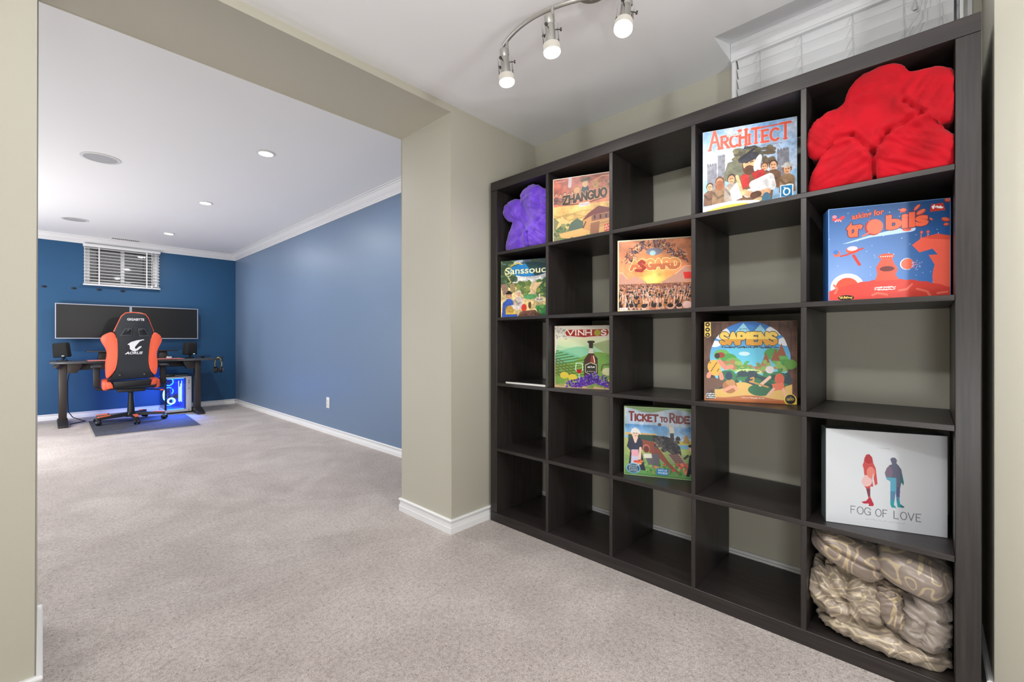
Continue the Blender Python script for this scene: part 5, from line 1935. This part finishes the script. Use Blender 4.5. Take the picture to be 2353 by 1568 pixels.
# ------------------------------------------------------------------ computer
pc = thing('computer_tower', 'white computer tower with blue lit glass sides under the desk', 'computer', (1.255, 7.58, 0))
ofs = pc.location[:]
PX0, PX1, PY0, PY1, PZ0, PZ1 = 1.112, 1.405, 7.37, 7.80, .02, .495
m = MB(ofs)
m.box(PX0, PX1, PY0, PY1, PZ0, PZ0 + .035, .004)
m.box(PX0, PX1, PY0, PY1, PZ1 - .022, PZ1, .004)
m.box(PX1 - .062, PX1, PY0, PY0 + .03, PZ0 + .035, PZ1 - .022, .002)
m.box(PX1 - .02, PX1, PY0 + .03, PY1, PZ0 + .035, PZ1 - .022, .002)
m.build('case_frame', case_white, pc)
m = MB(ofs); m.box(PX0, PX0 + .02, PY0, PY0 + .02, PZ0 + .035, PZ1 - .022, .002); m.build('corner_pillar', black_plastic, pc)
m = MB(ofs)
for x in (PX0 + .03, PX1 - .05):
    for y in (PY0 + .04, PY1 - .06):
        m.box(x - .02, x + .02, y - .02, y + .02, .0005, PZ0)
m.build('case_foot', black_plastic, pc, smooth=False)
m = MB(ofs); m.box(PX0 + .02, PX1 - .062, PY0 + .004, PY0 + .007, PZ0 + .035, PZ1 - .022); m.build('front_glass', case_glass, pc, smooth=False)
m = MB(ofs); m.box(PX0 + .004, PX0 + .007, PY0 + .02, PY1 - .01, PZ0 + .035, PZ1 - .022); m.build('side_glass', case_glass, pc, smooth=False)
m = MB(ofs); m.box(PX1 - .08, PX1 - .074, PY0 + .02, PY1 - .02, PZ0 + .05, PZ1 - .03); m.box(PX0 + .02, PX1 - .08, PY1 - .02, PY1 - .01, PZ0 + .035, PZ1 - .022); m.build('motherboard', case_in, pc, smooth=False)
m = MB(ofs); m.box(PX0 + .05, PX1 - .085, PY0 + .12, PY1 - .06, .19, .235, .005); m.build('graphics_card', black_plastic, pc)
for i, z in enumerate((.125, .275, .405)):
    for kk, (cx, cy, axx) in enumerate(((PX0 + .10, PY1 - .045, (0, -1, 0)),)):
        m = MB(ofs)
        m.lathe([(.046, .0), (.056, .0), (.056, .012), (.046, .012), (.046, 0)], (cx, cy, z), axx, 28)
        fn_ = m.build('fan_ring', led_blue, pc)
        m = MB(ofs)
        for b_ in range(7):
            a = 2 * PI * b_ / 7
            m.face([(cx + .012 * math.cos(a), cy - .004, z + .012 * math.sin(a)), (cx + .044 * math.cos(a + .2), cy - .006, z + .044 * math.sin(a + .2)), (cx + .044 * math.cos(a + .75), cy - .002, z + .044 * math.sin(a + .75)), (cx + .012 * math.cos(a + .7), cy - .002, z + .012 * math.sin(a + .7))])
        m.cyl((cx, cy, z), (cx, cy - .01, z), .014, n=16)
        m.build('fan_blades', black_plastic, fn_, smooth=False)
m = MB(ofs)
m.lathe([(.028, .0), (.046, .0), (.046, .02), (.028, .02), (.028, 0)], (PX0 + .085, PY0 + .10, .165), (0, -1, 0), 28)
m.build('pump_ring', led_white, pc)
m = MB(ofs)
random.seed(3)
for i in range(4):
    x = PX1 - .105 - .011 * i
    m.box(x - .003, x + .003, PY0 + .03, PY0 + .035, .15 + .01 * (i % 2), .44 - .04 * (i % 3))
m.build('memory_light', led_white, pc, smooth=False)
m = MB(ofs); m.box(PX0 + .03, PX1 - .085, PY0 + .015, PY0 + .018, PZ0 + .036, PZ0 + .042); m.box(PX0 + .03, PX1 - .085, PY0 + .015, PY0 + .018, PZ1 - .03, PZ1 - .024); m.box(PX0 + .012, PX0 + .015, PY0 + .04, PY1 - .03, PZ1 - .03, PZ1 - .024); m.build('light_strip', led_blue, pc, smooth=False)
m = MB(ofs); m.tube([(PX0 + .10, PY0 + .1, .19), (PX0 + .08, PY0 + .13, .3), (PX0 + .13, PY0 + .16, .38), (PX0 + .17, PY0 + .2, .32)], .007, 8); m.build('coolant_hose', case_in, pc)
for z in (.445, .425, .405, .33, .04):
    m = MB(ofs); m.cyl((PX1 - .03, PY0 + .001, z), (PX1 - .03, PY0 - .0015, z), .006, n=12); m.build('front_button', cell_black, pc)
lamp('case_glow', 'POINT', (1.09 - ofs[0], 7.55 - ofs[1],   .24), 11, (.05, .16, 1.0), .08, parent=pc)
gl_ = lamp('case_glow', 'SPOT', (1.24 - ofs[0], 7.362 - ofs[1], .34), 80, (.06, .18, 1.0), .05, parent=pc, spot=R(75), blend=.8)
gl_.rotation_euler = Vector((-.12, -.42, -.40)).to_track_quat('-Z', 'Y').to_euler()
rt = thing('console_box', 'flat gloss black console lying on top of the white computer tower', 'console', (1.25, 7.55, PZ1 + .0005))
m = MB(); m.box(-.15, .13, -.13, .13, .004, .034, .008, 3); m.build('console_body', gloss_black, rt)
m = MB(); m.box(-.02, .125, -.1312, -.1295, .012, .018); m.box(-.12, -.1, -.1, .1, 0, .004); m.box(.08, .1, -.1, .1, 0, .004); m.build('console_trim', silver_bezel, rt, smooth=False)

cb = MB()
cb.tube([(.20, 7.45, .60), (.235, 7.43, .615), (.215, 7.42, .58), (.205, 7.43, .50), (.205, 7.44, .3), (.21, 7.46, .14), (.25, 7.5, .06), (.33, 7.52, .012), (.36, 7.46, .006), (.28, 7.38, .006), (.22, 7.3, .006)], .0045, 8)
tag(cb.build('power_cable', black_plastic), 'thin black cable running down beside the left desk leg to the carpet', 'cable')

# ------------------------------------------------------------------ floor mat
rg = thing('floor_mat', 'dark grey woven mat with pale bound edge under the office chair', 'mat', (.83, 6.75, 0))
ofs = rg.location[:]
quad = [(.358, 6.165), (1.268, 6.13), (1.316, 7.23), (.37, 7.41)]
ctr = Vector((.83, 6.75))
inn = [tuple(ctr + (Vector(q) - ctr) * .975) for q in quad]
m = MB(ofs); m.prism(quad, .0005, .006, 'xy', bevel=.0015, seg=1); m.build('mat_binding', rug_edge, rg)
m = MB(ofs); m.prism(inn, .0062, .0085, 'xy', bevel=.0008, seg=1); m.build('mat_pile', rug_m, rg)

# ------------------------------------------------------------------ gaming chair (local: faces +y, back towards the camera)
ch = thing('gaming_chair', 'black and orange gaming chair seen from behind at the desk', 'chair', (.735, 7.03, .0085), R(-3))


def ZK(y):
    return 1.306 - .00065 * (y - 160) - .0085


def XK(x):
    return (x - 630) * .000497


def K(pts):
    return [(XK(x), ZK(y)) for x, y in pts]


def yback(z, x=0):
    """outer (camera side) face of the leaning backrest"""
    return -.245 - .11 * (z - .5) / .8 - .0 * x


def shear(mb, curve=.35):
    for v_ in mb.bm.verts:
        v_.co.y += yback(v_.co.z) + curve * v_.co.x ** 2


def smooth_poly(pts, it=2):
    for _ in range(it):
        out = []
        for a, b in zip(pts, pts[1:] + pts[:1]):
            out += [(a[0] * .75 + b[0] * .25, a[1] * .75 + b[1] * .25), (a[0] * .25 + b[0] * .75, a[1] * .25 + b[1] * .75)]
        pts = out
    return pts


core = K([(300, 500), (360, 380), (430, 230), (500, 172), (630, 158), (770, 168), (850, 185), (905, 250), (960, 380), (1010, 495), (945, 615), (905, 1150), (1055, 1335), (190, 1365), (375, 1160), (375, 610)])
m = MB(); m.prism(core, 0, .095, 'xz', bevel=.012, seg=3); shear(m); m.build('backrest', black_leather, ch)
lw = smooth_poly(K([(290, 490), (140, 545), (78, 605), (85, 670), (160, 780), (192, 880), (160, 1040), (160, 1180), (175, 1365), (365, 1165), (372, 615)]), 2)
rw = smooth_poly(K([(1015, 490), (1110, 535), (1172, 600), (1165, 680), (1095, 800), (1068, 900), (1095, 1060), (1090, 1180), (1062, 1325), (905, 1150), (945, 620)]), 2)
for w_ in (lw, rw):
    m = MB(); m.prism(w_, -.004, .12, 'xz', bevel=.014, seg=3); shear(m); m.build('side_wing', orange_m, ch)
pip = [(300, 498), (360, 378), (430, 226), (500, 168), (630, 153), (770, 163), (852, 182), (908, 250), (962, 378), (1008, 492)]
m = MB()
m.tube([(XK(x), yback(ZK(y)) + .35 * XK(x) ** 2 + .012, ZK(y)) for x, y in pip], .006, 8)
m.build('piping', orange_m, ch)
for q in ([(490, 440), (600, 432), (618, 460), (600, 565), (405, 575)], [(730, 435), (845, 435), (925, 575), (745, 580), (722, 470)]):
    q2 = K(q)
    cx, cz = sum(a for a, _ in q2) / len(q2), sum(b for _, b in q2) / len(q2)
    m = MB(); m.prism(q2, -.007, .004, 'xz', bevel=.003); shear(m); sl = m.build('slot_surround', slot_grey, ch)
    m = MB(); m.prism([(cx + (a - cx) * .78, cz + (b - cz) * .76) for a, b in q2], -.0095, .0, 'xz', bevel=.002); shear(m); m.build('slot_inlay', gloss_black, sl)


def lettering(txt, x0, x1, y0, y1, name, bold=.02, slant=0.0):
    v_, t_ = text_tris(txt, bold)
    bm = bmesh.new()
    vs = []
    for a, b in v_:
        X = XK(x0 + a * (x1 - x0) + b * slant)
        Z = ZK(y1 - b * (y1 - y0))
        vs.append(bm.verts.new((X, yback(Z) + .35 * X ** 2 - .0022, Z)))
    for q in t_:
        try:
            bm.faces.new([vs[i] for i in q])
        except ValueError:
            pass
    me = bpy.data.meshes.new(name)
    bm.to_mesh(me)
    bm.free()
    me.materials.append(lettering_m)
    return link(bpy.data.objects.new(name, me), ch)


lettering('GIGABYTE', 527, 832, 256, 300, 'headrest_lettering', .035)
lettering('AORUS', 500, 800, 852, 900, 'back_lettering', .035, 18)
m = MB()
m.prism(K([(535, 722), (600, 680), (700, 650), (832, 630), (830, 655), (815, 645), (760, 668), (735, 690), (670, 770), (672, 800), (700, 800), (745, 762), (785, 752), (790, 770), (720, 830), (660, 850), (620, 835), (580, 805), (578, 760), (570, 735)]), -.0028, -.001, 'xz')
shear(m)
m.build('emblem', lettering_m, ch, smooth=False)
m = MB(); m.prism(K([(490, 895), (540, 862), (556, 862), (520, 897)]), -.0028, -.001, 'xz'); shear(m); m.build('emblem_stroke', lettering_m, ch, smooth=False)
for x in (405, 845):
    m = MB(); m.cyl((XK(x), yback(ZK(1265)) - .006, ZK(1265)), (XK(x), yback(ZK(1265)) + .02, ZK(1265)), .011, n=14); m.build('back_bolt', dark_metal, ch)
m = MB(); m.prism(K([(290, 1385), (970, 1360), (975, 1468), (300, 1500)]), 0, .05, 'xz', bevel=.01); shear(m); m.build('rear_cover', black_plastic, ch)
for q in ([(165, 1390), (250, 1388), (285, 1430), (300, 1500), (195, 1515), (172, 1490)], [(1000, 1365), (1080, 1352), (1082, 1455), (1050, 1475), (965, 1472), (992, 1440)]):
    m = MB(); m.prism(K(q), -.006, .06, 'xz', bevel=.01); shear(m); m.build('seat_corner', orange_m, ch)
m = MB(); m.box(-.235, .235, -.20, .27, .405, .485, .03, 4); m.build('seat', black_leather, ch)
for s_ in (-1, 1):
    m = MB(); m.box(min(s_ * .185, s_ * .262), max(s_ * .185, s_ * .262), -.19, .26, .40, .515, .03, 4); m.build('seat_bolster', orange_m, ch)
    a = MB(); a.box(s_ * .305 - .03, s_ * .305 + .03, -.02, .03, .43, .66, .008); a.tube([(s_ * .2, .0, .40), (s_ * .305, .0, .41), (s_ * .305, .0, .46)], .016, 10)
    ar = a.build('armrest', black_plastic, ch)
    a = MB(); a.box(s_ * .305 - .05, s_ * .305 + .05, -.15, .13, .662, .688, .010, 3); a.build('arm_pad', black_leather, ar)
m = MB(); m.box(-.13, .13, -.12, .14, .365, .405, .012); m.tube([(.1, -.02, .385), (.22, -.05, .375), (.28, -.06, .365)], .007, 8); m.build('seat_mechanism', black_m, ch)
m = MB(); m.ball((.29, -.062, .363), (.022, .014, .012), 14, 8); m.build('lever_knob', orange_pad, ch)
m = MB(); m.lathe([(.036, .10), (.034, .17), (.026, .30), (.024, .345), (.034, .352), (.034, .368), (0, .368)], (0, 0, 0), n=22); m.build('gas_lift', black_plastic, ch)
m = MB(); m.lathe([(0, .055), (.05, .06), (.055, .085), (.045, .112), (0, .116)], (0, 0, 0), n=24); hub = m.build('base_hub', black_plastic, ch)
for a in (205, 158, 277, 349, 62):
    ca, sa = math.cos(R(a)), math.sin(R(a))
    rad = .325
    m = MB()
    n4 = Vector((-sa, ca, 0))
    sec = []
    for t, hw, zt, zb in ((.02, .032, .112, .07), (.5, .026, .102, .068), (1.0, .02, .088, .062)):
        p = Vector((ca, sa, 0)) * rad * t
        sec.append([m.v(p + n4 * hw + Vector((0, 0, zb))), m.v(p - n4 * hw + Vector((0, 0, zb))), m.v(p - n4 * hw * .7 + Vector((0, 0, zt))), m.v(p + n4 * hw * .7 + Vector((0, 0, zt)))])
    for A, B in zip(sec, sec[1:]):
        for i in range(4):
            m.bm.faces.new((A[i], A[(i + 1) % 4], B[(i + 1) % 4], B[i]))
    m.bm.faces.new(sec[0])
    m.bm.faces.new(sec[-1][::-1])
    spk = m.build('base_spoke', black_plastic, ch, smooth=False)
    m = MB()
    p0, p1 = Vector((ca, sa, 0)) * rad * .66, Vector((ca, sa, 0)) * rad * 1.0
    A = [m.v(p0 + n4 * .021 + Vector((0, 0, .0995))), m.v(p0 - n4 * .021 + Vector((0, 0, .0995))), m.v(p1 - n4 * .018 + Vector((0, 0, .0885))), m.v(p1 + n4 * .018 + Vector((0, 0, .0885)))]
    B = [m.bm.verts.new(v_.co + Vector((0, 0, .009))) for v_ in A]
    m.bm.faces.new(A[::-1]); m.bm.faces.new(B)
    for i in range(4):
        m.bm.faces.new((A[i], A[(i + 1) % 4], B[(i + 1) % 4], B[i]))
    m.build('spoke_pad', orange_pad, spk, smooth=False)
    q = Vector((ca, sa, 0)) * (rad - .005)
    m = MB(); m.cyl(q + Vector((0, 0, .045)), q + Vector((0, 0, .066)), .008, n=10)
    ax2 = Vector((math.cos(R(a + 70)), math.sin(R(a + 70)), 0))
    m.box(q.x - .012, q.x + .012, q.y - .012, q.y + .012, .028, .05, .004)
    cs = m.build('caster', black_plastic, ch)
    for s_ in (-1, 1):
        m = MB(); m.lathe([(0, 0), (.024, 0), (.028, .004), (.028, .016), (.02, .022), (0, .022)], q + Vector((0, 0, .0285)) + ax2 * (s_ * .006), ax2 * s_, 20); m.build('wheel', gloss_black, cs)
